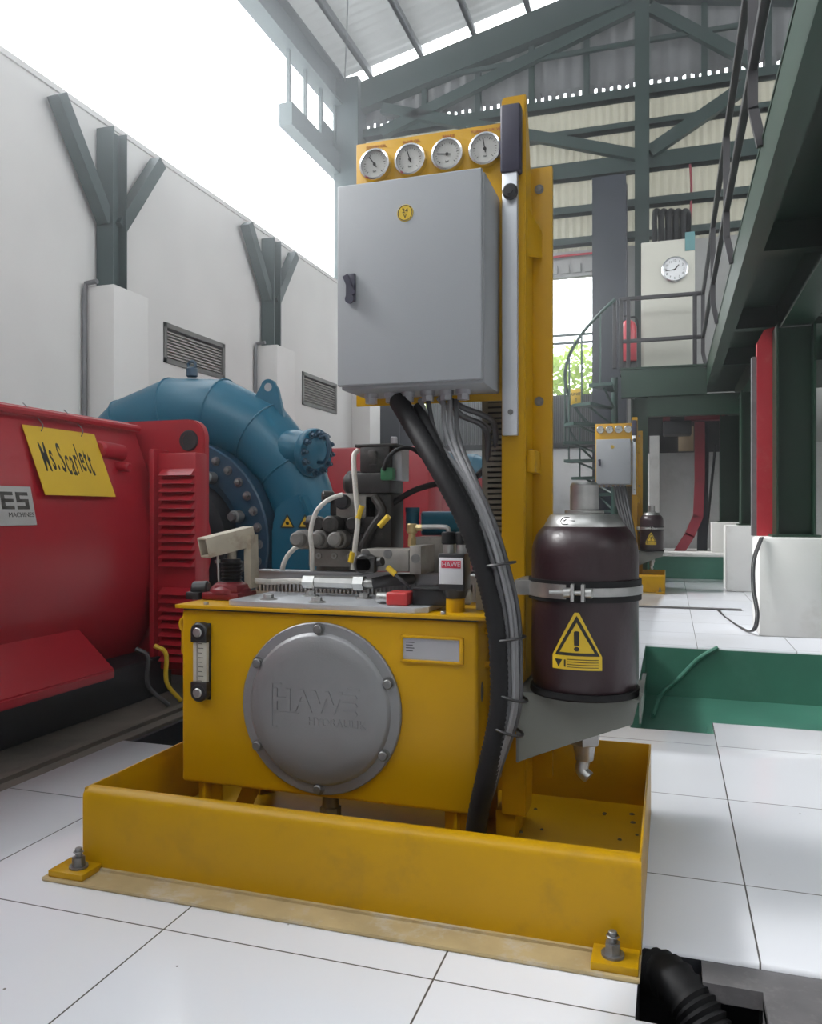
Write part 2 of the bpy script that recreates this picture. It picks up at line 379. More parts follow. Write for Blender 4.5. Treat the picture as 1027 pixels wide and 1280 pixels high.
b = MB(); b.box(-5.0, -2.05, -3.0, 13.5, -0.30, -0.03); struct(b.build('floor_machine_side', 'concrete'), 'dark concrete floor under the red machines')
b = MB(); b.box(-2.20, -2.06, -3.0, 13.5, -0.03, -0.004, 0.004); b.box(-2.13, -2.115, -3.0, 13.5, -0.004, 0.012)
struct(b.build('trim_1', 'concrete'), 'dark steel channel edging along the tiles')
b = MB(); b.box(-2.05, -1.52, 2.66, 3.12, -0.5, -0.45); b.box(-2.05, -2.03, 2.66, 3.12, -0.5, -0.014); b.box(-1.54, -1.52, 2.66, 3.12, -0.5, -0.014); b.box(-2.05, -1.52, 3.10, 3.12, -0.5, -0.014); b.box(-2.05, -1.52, 2.66, 2.68, -0.5, -0.014)
struct(b.build('floor_cable_opening', 'pit'), 'black cable opening in the tiles beside the red generator')
b = MB()
b.box(-0.16, 0.3, 1.475, 1.86, -0.6, -0.55); b.box(-0.08, -0.06, 1.46, 1.76, -0.6, -0.0145); b.box(-0.08, 0.19, 1.455, 1.475, -0.6, -0.0145)
b.box(-0.08, 0.19, 1.74, 1.76, -0.6, -0.0145)
struct(b.build('floor_pit', 'pit'), 'black open pit in the floor beside the yellow tray')
b = MB(); b.box(0.168, 1.64, 0.96, 1.80, -0.05, -0.0145); b.box(0.06, 0.168, 1.66, 1.80, -0.05, -0.0146); b.box(0.168, 0.176, 1.475, 1.74, -0.6, -0.03)
struct(b.build('floor_cover', 'cover_grey'), 'grey dusty steel floor cover')
b = MB(); PZ = -0.34
b.box(-0.18, 2.62, 3.45, 5.70, PZ - 0.05, PZ); b.box(-0.18, -0.16, 3.45, 5.70, PZ, -0.0145); b.box(-0.18, 2.62, 5.68, 5.70, PZ, -0.0145)
b.box(-0.18, 0.17, 3.45, 3.47, PZ, -0.0145); b.box(0.17, 2.62, 3.635, 3.655, PZ, -0.0145); b.box(0.15, 0.17, 3.45, 3.655, PZ, -0.0145)
b.box(2.60, 2.62, 3.45, 5.70, PZ, -0.0145)
struct(b.build('floor_trench', 'trench_green'), 'green painted trench sunk into the white floor')
b = MB(); b.tube([aty(815, 895, 5.0), aty(826, 868, 5.6), aty(850, 846, 5.665), aty(872, 824, 5.665), aty(897, 809, 5.67)], 0.014, 8); tag(b.build('trench_hose', 'trench_green'), 'thin green hose curving up the wall of the green trench', 'hose')
b = MB(); b.box(-0.45, 3.0, 11.42, 13.5, -0.0, 0.30); struct(b.build('floor_step_face', 'trench_green'), 'green faced raised step at the far end')
b = MB(); b.box(-0.46, 3.0, 11.40, 13.5, 0.30, 0.325, 0.004); struct(b.build('floor_step', 'plinth'), 'raised concrete step slab at the far end')
b = MB(); b.box(-0.6, 0.62, 7.86, 7.95, 0.0, 0.012); struct(b.build('trim_2', 'cover_grey'), 'dark grey steel strip across the white tiles')

# left wall with pilasters, louvre windows and a top left open to the sky
WT = 4.5  # wall cut at the glare edge, so bare sky stands in for glare
wins = [(6.86, 8.00, 2.18, 2.86), (10.85, 12.05, 2.33, 3.0)]
pt = [aty(204, 402, 0.01)]
W1 = (atx(204, 402, XW), atx(280, 475, XW)); W2 = (atx(377, 464, XW), atx(420, 518, XW))
wins = [(W1[0].y, W1[1].y, W1[1].z, W1[0].z), (W2[0].y, W2[1].y, W2[1].z, W2[0].z)]
def wall_with_holes(x0, x1, y0, y1, z0, z1, hs):
    ys = sorted({y0, y1, *[h[0] for h in hs], *[h[1] for h in hs]}); zs = sorted({z0, z1, *[h[2] for h in hs], *[h[3] for h in hs]})
    b = MB()
    for i in range(len(ys) - 1):
        for j in range(len(zs) - 1):
            cy, cz = (ys[i] + ys[i + 1]) / 2, (zs[j] + zs[j + 1]) / 2
            if any(h[0] < cy < h[1] and h[2] < cz < h[3] for h in hs): continue
            b.box(x0, x1, ys[i], ys[i + 1], zs[j], zs[j + 1])
    return b
struct(wall_with_holes(XW - 0.2, XW, -3.0, YG, -0.03, WT, wins).build('wall_left', 'plaster'), 'white plastered side wall')
for n_, (y0, y1, z0, z1) in enumerate(wins):
    b = MB(); f = 0.05
    b.box(XW - 0.1, XW + 0.015, y0, y1, z0, z0 + f); b.box(XW - 0.1, XW + 0.015, y0, y1, z1 - f, z1)
    b.box(XW - 0.1, XW + 0.015, y0, y0 + f, z0, z1); b.box(XW - 0.1, XW + 0.015, y1 - f, y1, z0, z1)
    wo = struct(b.build('window_%d' % (n_ + 1), 'louvre'), ['louvred vent window above the blue turbine', 'farther louvred vent window beside the grey cabinet'][n_])
    b = MB(); b.box(XW - 0.14, XW - 0.12, y0, y1, z0, z1); b.build('dark_backing', 'near_black', wo); b = MB(); k = 10  # dark sheet added to keep outside light out of the louvre gaps
    for i in range(k):
        z = z0 + f + (z1 - z0 - 2 * f) * (i + 0.5) / k
        b.box(XW - 0.09, XW - 0.0, y0 + f, y1 - f, -0.005, 0.005, M=Matrix.Translation((XW - 0.045, 0, z)) @ Matrix.Rotation(R(30), 4, 'Y') @ Matrix.Translation((-XW + 0.045, 0, 0)))
    b.build('louvre_slats', 'slat', wo)
pil = [atx(105, 500, XW).y, atx(318, 500, XW).y, 12.3]
ptop = [2.92, 3.0, 3.08]
b = MB()
for i, y in enumerate(pil):
    b = MB(); b.box(XW, XW + 0.32, y, y + 0.5, -0.03, ptop[i], 0.012)
    struct(b.build('wall_pilaster', 'plaster'), 'white plastered pilaster under a green post')
    if i < 2:
        b = MB(); b.tube([(XW + 0.03, y - 0.03, 0.4), (XW + 0.03, y - 0.03, ptop[i] - 0.05), (XW + 0.04, y - 0.02, ptop[i] + 0.02), (XW + 0.16, y - 0.02, ptop[i] + 0.03)], 0.022, 10, smooth=False)
        tag(b.build('conduit_pipe', 'conduit'), ['grey conduit pipe running up the nearest wall pilaster', 'grey conduit pipe running up the second wall pilaster'][i], 'pipe', 'conduits on the pilasters')
    py = y + 0.24
    b = MB()
    zt_ = WT - 0.1
    b.box(XW + 0.02, XW + 0.20, py - 0.10, py - 0.08, ptop[i], zt_); b.box(XW + 0.02, XW + 0.20, py + 0.08, py + 0.10, ptop[i], zt_); b.box(XW + 0.10, XW + 0.12, py - 0.09, py + 0.09, ptop[i], zt_)
    zb = ptop[i] + 0.62
    for sg in (-1, 1):
        b.bar((XW + 0.11, py + sg * 0.08, zb + 0.0), (XW + 0.11, py + sg * (0.08 + (zt_ - zb) * 0.72), zt_), 0.12, 0.12)
    struct(b.build('column_wall_brace', 'slate'), 'slate green post with slanting braces on a pilaster')
b = MB(); b.box(XW - 0.22, XW + 0.02, -3.0, YG, WT, WT + 0.05); struct(b.build('trim_3', 'plaster'), 'coping along the top of the side wall')
# eave and crane beams on the left
XE, ZE, SL = -5.64, 8.62, 0.22
b = MB()
b.box(XE - 0.02, XE + 0.04, 8.2, YG, ZE - 0.55, ZE - 0.03); b.box(XE - 0.12, XE + 0.16, 8.2, YG, ZE - 0.57, ZE - 0.53); b.box(XE - 0.12, XE + 0.16, 8.2, YG, ZE - 0.06, ZE - 0.02)
struct(b.build('beam_eave', 'slate'), 'slate green eave beam under the roof edge')
b = MB(); b.box(XE - 0.1, XE + 0.12, 11.15, YG, 6.85, 7.2); struct(b.build('beam_lower_eave', 'slate'), 'lower green side beam')
b = MB()
for y in (11.2, 11.8, 12.4, 13.0): b.box(XE, XE + 0.05, y, y + 0.06, 7.15, 8.05)
b.box(XE - 0.02, XE, 12.45, 13.0, 7.2, 7.6)
struct(b.build('trim_4', 'slate'), 'short studs between the two side beams')
# roof
XR = -0.4; ZR = ZE + SL * (XR - XE)
b = MB(); rows = []; ny = int((YG - 0.22 + 3.0) / 0.05); prof = [0, 0, 0.02, 0.02]
ys = [-3.0 + i * 0.05 for i in range(ny + 1)]
for (x, z) in ((XE - 0.25, ZE - 0.055), (XR, ZR), (6.6, ZR - SL * (6.6 - XR))):
    rows.append([(x, y, z + prof[i % 4]) for i, y in enumerate(ys)])
b.grid(rows); struct(b.build('ceiling', 'roof', angle=20), 'pale corrugated roof sheets')
PX = [aty(406 + 62, 93, YG).x, aty(530, 65, YG).x, aty(595, 38, YG).x]; st = (PX[2] - PX[0]) / 2
k = 0
for i in range(-1, 12):
    x = PX[0] + st * i
    if x < XE or x > 6: continue
    z = (ZE + SL * (x - XE)) if x < XR else ZR - SL * (x - XR)
    b = MB(); b.box(x - 0.03, x + 0.03, -3.0, YG - 0.2, z - 0.17, z - 0.015); b.box(x - 0.03, x + 0.06, -3.0, YG - 0.2, z - 0.17, z - 0.16)
    struct(b.build('beam_purlin', 'purlin'), 'grey roof purlin')
b = MB()
for (x0, x1, y0, y1) in ((-5.5, -3.2, 13.2, 8.0), (-3.1, -1.2, 8.0, 13.2)):
    f = lambda x: ZE + SL * (x - XE) - 0.2
    b.tube([(x0, y0, f(x0)), (x1, y1, f(x1))], 0.012, 6, smooth=False)
struct(b.build('trim_5', 'purlin'), 'thin sway rods under the roof')
# gable wall
GB = ony = None
def girt_z(px, py): return aty(px, py, YG - 0.1).z
zDot = girt_z(735, 122); zBeamT = girt_z(793, 196); zBeamB = girt_z(793, 216)
zG = [girt_z(690, 173), girt_z(690, 268), girt_z(690, 306)]
zOpenT = girt_z(715, 345); zOpenB = girt_z(690, 492); zLow = girt_z(690, 560)
def corr(x0, x1, z0, z1, y, step, dep, top=None):
    b = MB(); n = int((x1 - x0) / step); xs = [x0 + i * step for i in range(n + 1)]
    pat = [0, 0, dep, dep]
    b.grid([[(x, y + pat[i % 4], z0) for i, x in enumerate(xs)], [(x, y + pat[i % 4], (top(x) if top else z1)) for i, x in enumerate(xs)]])
    return b
roofz = lambda x: ((ZE + SL * (x - XE)) if x < XR else ZR - SL * (x - XR))
struct(corr(XE, 6.5, zDot + 0.18, 0, YG, 0.07, 0.05, lambda x: roofz(x) - 0.2).build('wall_gable_upper', 'gable_up', angle=20), 'grey ribbed sheets at the top of the end wall')
struct(corr(XE, 6.5, zOpenT + 0.42, zDot + 0.02, YG, 0.03, 0.035).build('wall_gable', 'gable_low', angle=20), 'cream corrugated sheets of the end wall')
b = MB(); x = XE
while x < 6.4: b.box(x, x + 0.075, YG - 0.02, YG + 0.02, zDot + 0.0, zDot + 0.24); x += 0.125
struct(b.build('trim_6', 'gable_up'), 'filler blocks added in the end wall gap to make light dots')  # blocks added in the sheet gap to break daylight into dots
b = MB()
def gx(px): return aty(px, 300, YG).x
b.box(gx(745), gx(800), YG - 0.05, YG + 0.1, zLow, zOpenT + 0.42); b.box(gx(864), 6.5, YG - 0.05, YG + 0.1, zLow, zOpenT + 0.43)
struct(b.build('wall_end', 'greywall'), 'grey rendered end wall')
b = MB(); b.box(-5.0, 6.5, YG, YG + 0.2, -0.03, zLow); struct(b.build('wall_end_low', 'plaster_far'), 'low white end wall')
b = MB(); b.box(gx(812), gx(824), YG - 0.3, YG, 0.325, 2.1); struct(b.build('wall_end_pilaster', 'plinth'), 'white pilaster on the end wall')
b = MB(); b.box(-3.9, gx(745), YG - 0.06, YG + 0.06, zOpenT, zOpenT + 0.42); 
for i in range(14): b.box(-3.8 + i * 0.19, -3.68 + i * 0.19, YG - 0.09, YG - 0.05, zOpenT + 0.06, zOpenT + 0.2)
struct(b.build('wall_lintel', 'greywall'), 'grey lintel above the opening')
b = MB(); b.tube([(-3.8, YG - 0.12, zOpenT + 0.30), (-2.2, YG - 0.12, zOpenT + 0.28), (-1.9, YG - 0.12, zOpenT + 0.33), (gx(745), YG - 0.12, zOpenT + 0.34)], 0.02, 8); tag(b.build('red_cable', 'ext_red'), 'red cable strung along the lintel above the bright opening', 'cable')
b = MB()
for z in (girt_z(715, 417), girt_z(715, 427)): b.tube([(-3.9, YG, z), (gx(745), YG, z)], 0.022, 8, smooth=False)
tag(b.build('guard_rails', 'stair'), 'two thin green rails across the bright opening', 'rail')
# dark door panel and slatted fence below the opening
b = MB(); b.box(-5.0, gx(522), YG - 0.08, YG, zLow - 0.02, zOpenT + 0.6, 0.01); b.box(gx(500) - 0.02, gx(500) + 0.02, YG - 0.1, YG - 0.08, zLow, zOpenT + 0.5); struct(b.build('door_1', 'navy'), 'dark blue door panel at the far left corner')
fx0, fx1 = gx(533), gx(747); nf = 84
fr = thing('slat_fence', 'dark grey vertical slat fence below the bright opening', 'fence', ((fx0 + fx1) / 2, YG, zLow))
b = MB()
for i in range(nf):
    x = fx0 + (fx1 - fx0) * i / nf; b.box(x, x + 0.018, YG - 0.03, YG + 0.01, zLow + 0.02, zOpenB - 0.02)
b.build('slats', 'fence', fr)
b = MB(); b.box(fx0, fx1, YG - 0.04, YG + 0.03, zLow, zLow + 0.09); b.box(fx0, fx1, YG + 0.015, YG + 0.03, zOpenB - 0.07, zOpenB - 0.02); b.box(fx0, fx1, YG + 0.03, YG + 0.04, zLow, zOpenB - 0.03); b.build('fence_backing', 'near_black', fr)
# greenery outside
def hedge(name, x0, x1, y, z0, z1, n, label):
    b = MB(); bm = b.bm
    for i in range(n):
        c = Vector((random.uniform(x0, x1), y + random.uniform(-0.6, 0.6), z0 + (z1 - z0) * random.random() ** 1.3)); s_ = random.uniform(0.06, 0.15)
        m_ = Matrix.Rotation(random.uniform(0, 6.28), 3, Vector((random.uniform(-1, 1), random.uniform(-1, 1), random.uniform(-1, 1))).normalized())
        vs = [bm.verts.new(c + m_ @ Vector(p) * s_) for p in ((-1, 0, 0), (0, -0.45, 0.1), (1, 0, 0), (0, 0.45, 0.1))]; bm.faces.new(vs)
    o = b.build(name, 'leaf'); tag(o, label, 'bushes', kind='stuff')
hedge('bushes', -5.2, -0.2, 17.5, -0.1, 4.4, 9000, 'sunlit yellow green bushes outside the bright opening')
b = MB(); b.box(-14, 10, YG + 0.2, 30, -0.3, -0.1); struct(b.build('ground_outside', 'concrete'), 'ground outside the end wall')
# steelwork in front of the gable
YS = YG - 0.16
for nm, z0, z1, lab in (('beam_girt_top', zDot - 0.14, zDot + 0.0, 'girt under the row of light dots'), ('beam_girt_mid', zG[0] - 0.04, zG[0] + 0.05, 'girt'), ('beam_main', zBeamB, zBeamT, 'wide green cross beam of the end wall'), ('beam_girt_low', zG[1] - 0.06, zG[1] + 0.06, 'girt'), ('beam_girt_lowest', zG[2] - 0.06, zG[2] + 0.05, 'girt above the opening')):
    b = MB(); b.box(XE + 0.2, 6.5, YS - 0.05, YS + 0.13, z0, z1); b.box(XE + 0.2, 6.5, YS - 0.06, YS + 0.08, z0, z0 + 0.02)
    struct(b.build(nm, 'truss'), lab)
px0, px1 = aty(793, 250, YS - 0.2).x, aty(811, 250, YS - 0.2).x
b = MB(); b.box(px0, px1, YS - 0.22, YS - 0.2, 2.6, ZR - 0.2); b.box(px0, px1, YS - 0.02, YS, 2.6, ZR - 0.2); b.box((px0 + px1) / 2 - 0.01, (px0 + px1) / 2 + 0.01, YS - 0.2, YS - 0.02, 2.6, ZR - 0.2)
struct(b.build('column_gable', 'truss'), 'tall green centre post of the end wall')
def gbar(p, q, wz, nm, wx=0.12, y=YS - 0.1):
    a, c = aty(p[0], p[1], y), aty(q[0], q[1], y)
    b = MB(); b.bar(a, c, wx, wz); struct(b.build(nm, 'truss'), 'green truss brace of the end wall')
gbar((795, 194), (478, 136), 0.17, 'beam_brace'); gbar((812, 190), (935, 106), 0.2, 'beam_brace')
gbar((800, 6), (478, 166), 0.18, 'beam_brace'); gbar((812, 10), (940, 78), 0.18, 'beam_brace')
gbar((480, 108), (800, 52), 0.07, 'beam_brace', 0.06); gbar((812, 50), (960, 26), 0.07, 'beam_brace', 0.06)
for px in (530, 597, 664, 733, 880, 960):
    xx = aty(px, 100, YS).x; b = MB(); b.box(xx - 0.045, xx + 0.045, YS - 0.02, YS + 0.1, zDot, roofz(xx) - 0.5); struct(b.build('column_stud', 'truss'), 'upper stud of the end wall')
b = MB()
for (xa, xb) in ((XE + 0.1, XR), (XR, 6.5)):
    b.prism([(xa, YS - 0.16, roofz(xa) - 0.24), (xb, YS - 0.16, roofz(xb) - 0.24), (xb, YS - 0.16, roofz(xb) - 0.72), (xa, YS - 0.16, roofz(xa) - 0.72)], (0, 0.22, 0))
struct(b.build('beam_rafter', 'truss'), 'deep green end rafter under the roof')
b = MB(); b.box(XE + 0.0, XE + 0.45, YS - 0.3, YS + 0.1, 3.0, roofz(XE) - 0.1); struct(b.build('column_corner', 'slate'), 'slate green corner post')
b = MB(); YN = 12.3; nx0, nx1 = aty(740, 300, YN).x, aty(782, 300, YN).x
b.box(nx0, nx1, YN, YN + 0.03, 0.0, aty(740, 222, YN).z); b.box(nx0, nx1, YN + 0.4, YN + 0.43, 0.0, aty(740, 222, YN).z); b.box(nx0 + 0.012, nx1 - 0.012, YN + 0.02, YN + 0.41, 0, aty(740, 222, YN).z)
struct(b.build('column_navy', 'navy'), 'big blue black column behind the spiral stair')
b = MB(); a = aty(862, 211, YS); a.z = zBeamB + 0.01; c = Vector((a.x, YS, aty(862, 292, YS).z)); b.tube([a, a.lerp(c, 0.35) + Vector((0.02, 0, 0)), c], 0.018, 8); tag(b.build('hanging_rope', 'crane_red'), 'thin red rope hanging from the green beam above the clock cabinet', 'rope')

# unseen walls behind and right of the viewer, heights set to control daylight
b = MB(); b.box(6.5, 6.7, -3.0, YG, -0.03, 4.2); struct(b.build('wall_right', 'plaster'), 'right side wall')
b = MB(); b.box(-5.0, 6.5, -3.2, -3.0, -0.03, 6.6); struct(b.build('wall_back', 'plaster'), 'wall behind the viewer')

# ================================================================ MEZZANINE ON THE RIGHT
XD, ZD, YD = 0.43, 2.73, 10.6         # deck edge, deck top, near edge of the cross part
mz = thing('mezzanine_deck', 'dark green steel mezzanine deck on plinth columns along the right side', 'platform', (1.0, 6, 2.4))
b = MB(); b.box(XD, XD + 0.02, 0.6, YD + 0.1, ZD - 0.26, ZD); b.box(XD, XD + 0.1, 0.6, YD + 0.1, ZD - 0.27, ZD - 0.255); b.box(XD - 0.005, XD + 0.1, 0.6, YD + 0.1, ZD - 0.012, ZD + 0.005); b.build('edge_channel', 'green', mz)
b = MB(); b.box(XD + 0.02, 4.0, 0.6, YD + 2.2, ZD - 0.04, ZD - 0.0125); b.build('deck_plate', 'green', mz)
b = MB(); b.box(0.885, 0.905, 0.6, 12.5, ZD - 0.42, ZD - 0.04); b.box(0.79, 1.0, 0.6, 12.5, ZD - 0.44, ZD - 0.42); b.build('main_girder', 'green', mz)
for y in (1.2, 3.2, 5.4, 7.6, 9.4):
    b = MB(); b.box(XD + 0.02, 4.0, y, y + 0.02, ZD - 0.22, ZD - 0.04); b.box(XD + 0.02, 4.0, y - 0.05, y + 0.07, ZD - 0.23, ZD - 0.22); b.build('cross_joist', 'green', mz)
XL = aty(776, 480, YD).x
b = MB(); b.box(XL, XD, YD, YD + 0.02, ZD - 0.36, ZD); b.box(XL, XD, YD - 0.04, YD + 0.12, ZD - 0.37, ZD - 0.355); b.box(XL - 0.02, XD, YD - 0.02, YD + 0.03, ZD - 0.012, ZD + 0.01); b.box(aty(809, 500, YD).x, 0.9, YD, YD + 0.12, ZD - 0.62, ZD - 0.36); b.build('front_beam', 'green', mz)
b = MB(); b.box(XL, XD + 0.02, YD + 0.02, YD + 2.2, ZD - 0.04, ZD - 0.0125); b.build('landing_plate', 'green', mz)
b = MB(); b.bar((2.2, 6.5, 2.1), (0.95, 6.55, 2.46), 0.06, 0.16); b.bar((0.92, 6.7, 1.6), (0.92, 7.4, 2.3), 0.05, 0.1); b.build('knee_brace', 'green', mz)
# columns on plinths
def hcol(x0, x1, y0, z0, z1, dep, label, flat=True):
    b = MB(); t = 0.016
    b.box(x0, x0 + t, y0, y0 + dep, z0, z1); b.box(x1 - t, x1, y0, y0 + dep, z0, z1); b.box(x0 + t, x1 - t, y0 + dep * 0.5, y0 + dep * 0.5 + 0.012, z0, z1); b.box(x0 - 0.03, x1 + 0.03, y0 - 0.03, y0 + dep + 0.03, z0, z0 + 0.018)
    struct(b.build('column_steel', 'green'), label)
def plinth(x0, x1, y0, y1, z0, z1, label):
    b = MB(); b.box(x0, x1, y0, y1, z0, z1, 0.012); struct(b.build('trim_plinth', 'plinth'), label)
plinth(0.612, 1.16, 6.312, 6.80, 0.0, 0.715, 'nearest white concrete plinth')
q0, q1 = aty(970, 600, 6.45).x, aty(1020, 600, 6.45).x
hcol(q0, q1, 6.45, 0.715, ZD - 0.45, 0.24, 'nearest green column on its white plinth')
p2 = aty(908, 740, 9.75); plinth(p2.x, p2.x + 0.55, 9.75, 10.35, 0.0, aty(908, 657, 9.75).z, 'second white concrete plinth')
hcol(aty(926, 600, 9.9).x, aty(926, 600, 9.9).x + 0.30, 9.9, aty(908, 657, 9.75).z, ZD - 0.44, 0.28, 'second green column on its white plinth')
p3 = aty(889, 697, 12.2); plinth(p3.x, p3.x + 0.5, 12.2, 12.7, 0.325, aty(889, 653, 12.2).z, 'farthest white concrete plinth')
hcol(aty(900, 600, 12.3).x, aty(926, 600, 12.3).x, 12.3, aty(889, 653, 12.2).z, ZD - 0.44, 0.28, 'farthest green column on its white plinth')
lx0, lx1 = aty(788, 600, YD + 0.15).x, aty(809, 600, YD + 0.15).x
hcol(lx0, lx1, YD + 0.15, 0.0, ZD - 0.36, 0.22, 'green column under the landing')
# red steel column behind the nearest green one
ry = 6.69; ra, rb = aty(946, 600, ry), aty(971, 600, ry)
b = MB(); b.prism([(ra.x, ry, 0.717), (rb.x, ry, 0.717), (rb.x, ry, aty(971, 408, ry).z), (ra.x + 0.05, ry, aty(957, 412, ry).z), (ra.x, ry, aty(950, 428, ry).z)], (0, 0.10, 0))
rc = thing('red_column', 'flat red steel column with a sloped top beside the nearest green column', 'column', ((ra.x + rb.x) / 2, ry + 0.05, 0.717))
b.build('red_face', 'column_red', rc)
b = MB(); b.box(ra.x - 0.035, ra.x - 0.001, ry + 0.02, ry + 0.12, 0.717, aty(947, 445, ry).z); o = b.build('grey_edge_strip', 'cover_grey', rc); o['label'] = 'grey edge strip'
b = MB()
for dx, r_ in ((0.0, 0.006), (0.012, 0.006), (0.02, 0.005)):
    b.tube([(0.62 + dx, 6.30, 0.72), (0.565 + dx, 6.28, 0.55), (0.56 + dx, 6.26, 0.35), (0.585 + dx, 6.25, 0.15), (0.55 + dx, 6.4, 0.02), (0.45, 7.2, 0.012), (0.40 + dx, 7.85, 0.012)], r_, 6)
tag(b.build('floor_cables', 'cable_dark'), 'dark cables hanging down the nearest white plinth to the floor', 'cable')
# railings
rg = thing('deck_railing', 'dark grey tubular railing with kinked posts along the mezzanine edge', 'railing', (0.38, 6, ZD))
XRL = 0.385; zA, zB = 3.62, 3.08
for nm, z in (('top_rail', zA), ('mid_rail', zB)):
    b = MB(); b.box(XRL - 0.022, XRL + 0.022, 0.7, YD, z - 0.022, z + 0.022, 0.008); b.build(nm, 'rail', rg)
for (px, py) in ((883, 455), (897, 415), (916, 341), (953, 208)):
    e = atx(px, py, XD); y = e.y
    b = MB(); b.bar((XRL, y, ZD + 0.14), (XRL, y, zA + 0.02), 0.045, 0.035); b.bar((XRL, y, ZD + 0.15), (XD - 0.005, y, ZD - 0.04), 0.045, 0.035, up=(0, 1, 0)); b.build('post', 'rail', rg)
lg = thing('landing_railing', 'dark railing across the front of the landing before the clock cabinet', 'railing', (0, YD, ZD))
for nm, z in (('top_rail', zA), ('mid_rail', zB)):
    b = MB(); b.box(XL - 0.03, XRL, YD - 0.02, YD + 0.02, z - 0.025, z + 0.025, 0.008); b.build(nm, 'rail', lg)
for px in (768, 776, 785, 868): 
    x = aty(px, 420, YD).x; b = MB(); b.box(x - 0.025, x + 0.025, YD - 0.02, YD + 0.02, ZD + 0.01, zA, 0.006); b.build('post', 'rail', lg)
# clock cabinet on the landing
cy = 11.0; ca, cb = aty(801, 470, cy), aty(868, 470, cy); ct = aty(868, 297, cy).z
cc = thing('switch_cabinet', 'tall cream steel cabinet standing on the landing with a wall clock', 'cabinet', ((ca.x + cb.x) / 2, cy + 0.2, ZD))
b = MB(); b.box(ca.x, cb.x, cy, cy + 0.4, ZD - 0.012, ct, 0.008); b.build('body', 'cream', cc)
b = MB(); b.box(ca.x + 0.02, cb.x - 0.02, cy - 0.012, cy - 0.001, ZD + 0.05, ct - 0.04, 0.004); b.build('door', 'cream', cc)
kc = aty(843, 337, cy - 0.02); kr = 0.165
ck = thing('wall_clock', 'round white wall clock with silver rim on the cream cabinet', 'clock', kc)
b = MB(); b.lathe([(kr * 0.86, 0.0), (kr * 0.86, 0.02), (kr * 0.9, 0.035), (kr, 0.03), (kr, 0.0)], kc, YM, 36); b.build('rim', 'chrome', ck)
b = MB(); b.lathe([(0, 0.015), (kr * 0.87, 0.015)], kc, YM, 36); b.build('face', 'clock_white', ck)
b = MB()
for h in range(12):
    a = R(90 - 30 * (h + 1)); b.text(str(h + 1), 0.042, kc + Vector((math.cos(a) * kr * 0.68, -0.016, math.sin(a) * kr * 0.68)), depth=0.0008)
b.build('numerals', 'ink', ck)
for nm, ang, ln, wd in (('hour_hand', 42, 0.075, 0.012), ('minute_hand', -97, 0.115, 0.008)):
    a = R(90 - ang); d = Vector((math.cos(a), 0, math.sin(a))); b = MB(); o_ = kc + Vector((0, -0.02, 0)); b.bar(o_ - d * 0.02, o_ + d * ln, wd, 0.002, up=YP); b.build(nm, 'ink', ck)
b = MB(); t0 = aty(862, 301, cy - 0.03); b.box(t0.x - 0.06, t0.x + 0.06, cy - 0.02, cy - 0.013, t0.z - 0.12, t0.z + 0.12, 0.002); tag(b.build('paper_tag', 'tag_teal'), 'teal card hanging at the top right corner of the cream cabinet', 'card')
for i in range(5):
    px = 818 + i * 9; a = aty(px, 298, cy + 0.2); c = aty(px + 4, 268, cy + 0.2)
    b = MB(); b.tube([(a.x, a.y, ct), (a.x + 0.0, a.y, c.z), (c.x, a.y + 0.06, c.z + 0.06), (c.x + 0.03, a.y + 0.25, c.z + 0.02), (c.x + 0.02, a.y + 0.7, c.z - 0.3)], 0.035, 10)
    tag(b.build('power_cable', 'rubber'), ['thick black cable rising from the cabinet top, leftmost of five', 'thick black cable rising from the cabinet top, second from left', 'thick black cable rising from the cabinet top, middle of five', 'thick black cable rising from the cabinet top, fourth from left', 'thick black cable rising from the cabinet top, rightmost of five'][i], 'cable', 'thick cables on the cream cabinet')
# fire extinguisher at the landing
ey = 11.05
fe = thing('fire_extinguisher', 'red fire extinguisher cylinder standing on the landing behind the railing', 'fire extinguisher', (aty(788, 440, ey).x, ey, ZD))
ex, et, eb = aty(785, 440, ey).x, aty(788, 400, ey).z, aty(788, 452, ey).z
b = MB(); b.lathe([(0, 0), (0.1, 0), (0.11, 0.02), (0.11, et - eb - 0.1), (0.08, et - eb - 0.03), (0.03, et - eb)], (ex, ey, eb), ZP, 24); b.lathe([(0, et - eb), (0.03, et - eb)], (ex, ey, eb), ZP, 24); b.build('cylinder', 'ext_red', fe)
b = MB(); b.cyl((ex, ey, et), (ex, ey, et + 0.06), 0.025); b.box(ex - 0.09, ex + 0.03, ey - 0.012, ey + 0.012, et + 0.05, et + 0.07, 0.004); b.build('valve_handle', 'black', fe)
b = MB(); b.tube([(ex + 0.02, ey, et + 0.04), (ex + 0.11, ey - 0.02, et), (ex + 0.13, ey - 0.03, et - 0.3)], 0.014, 8); b.build('hose', 'rubber', fe)
b = MB(); b.box(ex - 0.11, ex + 0.11, ey - 0.02, ey + 0.11, ZD - 0.012, eb, 0.005); b.build('stand', 'rail', fe)
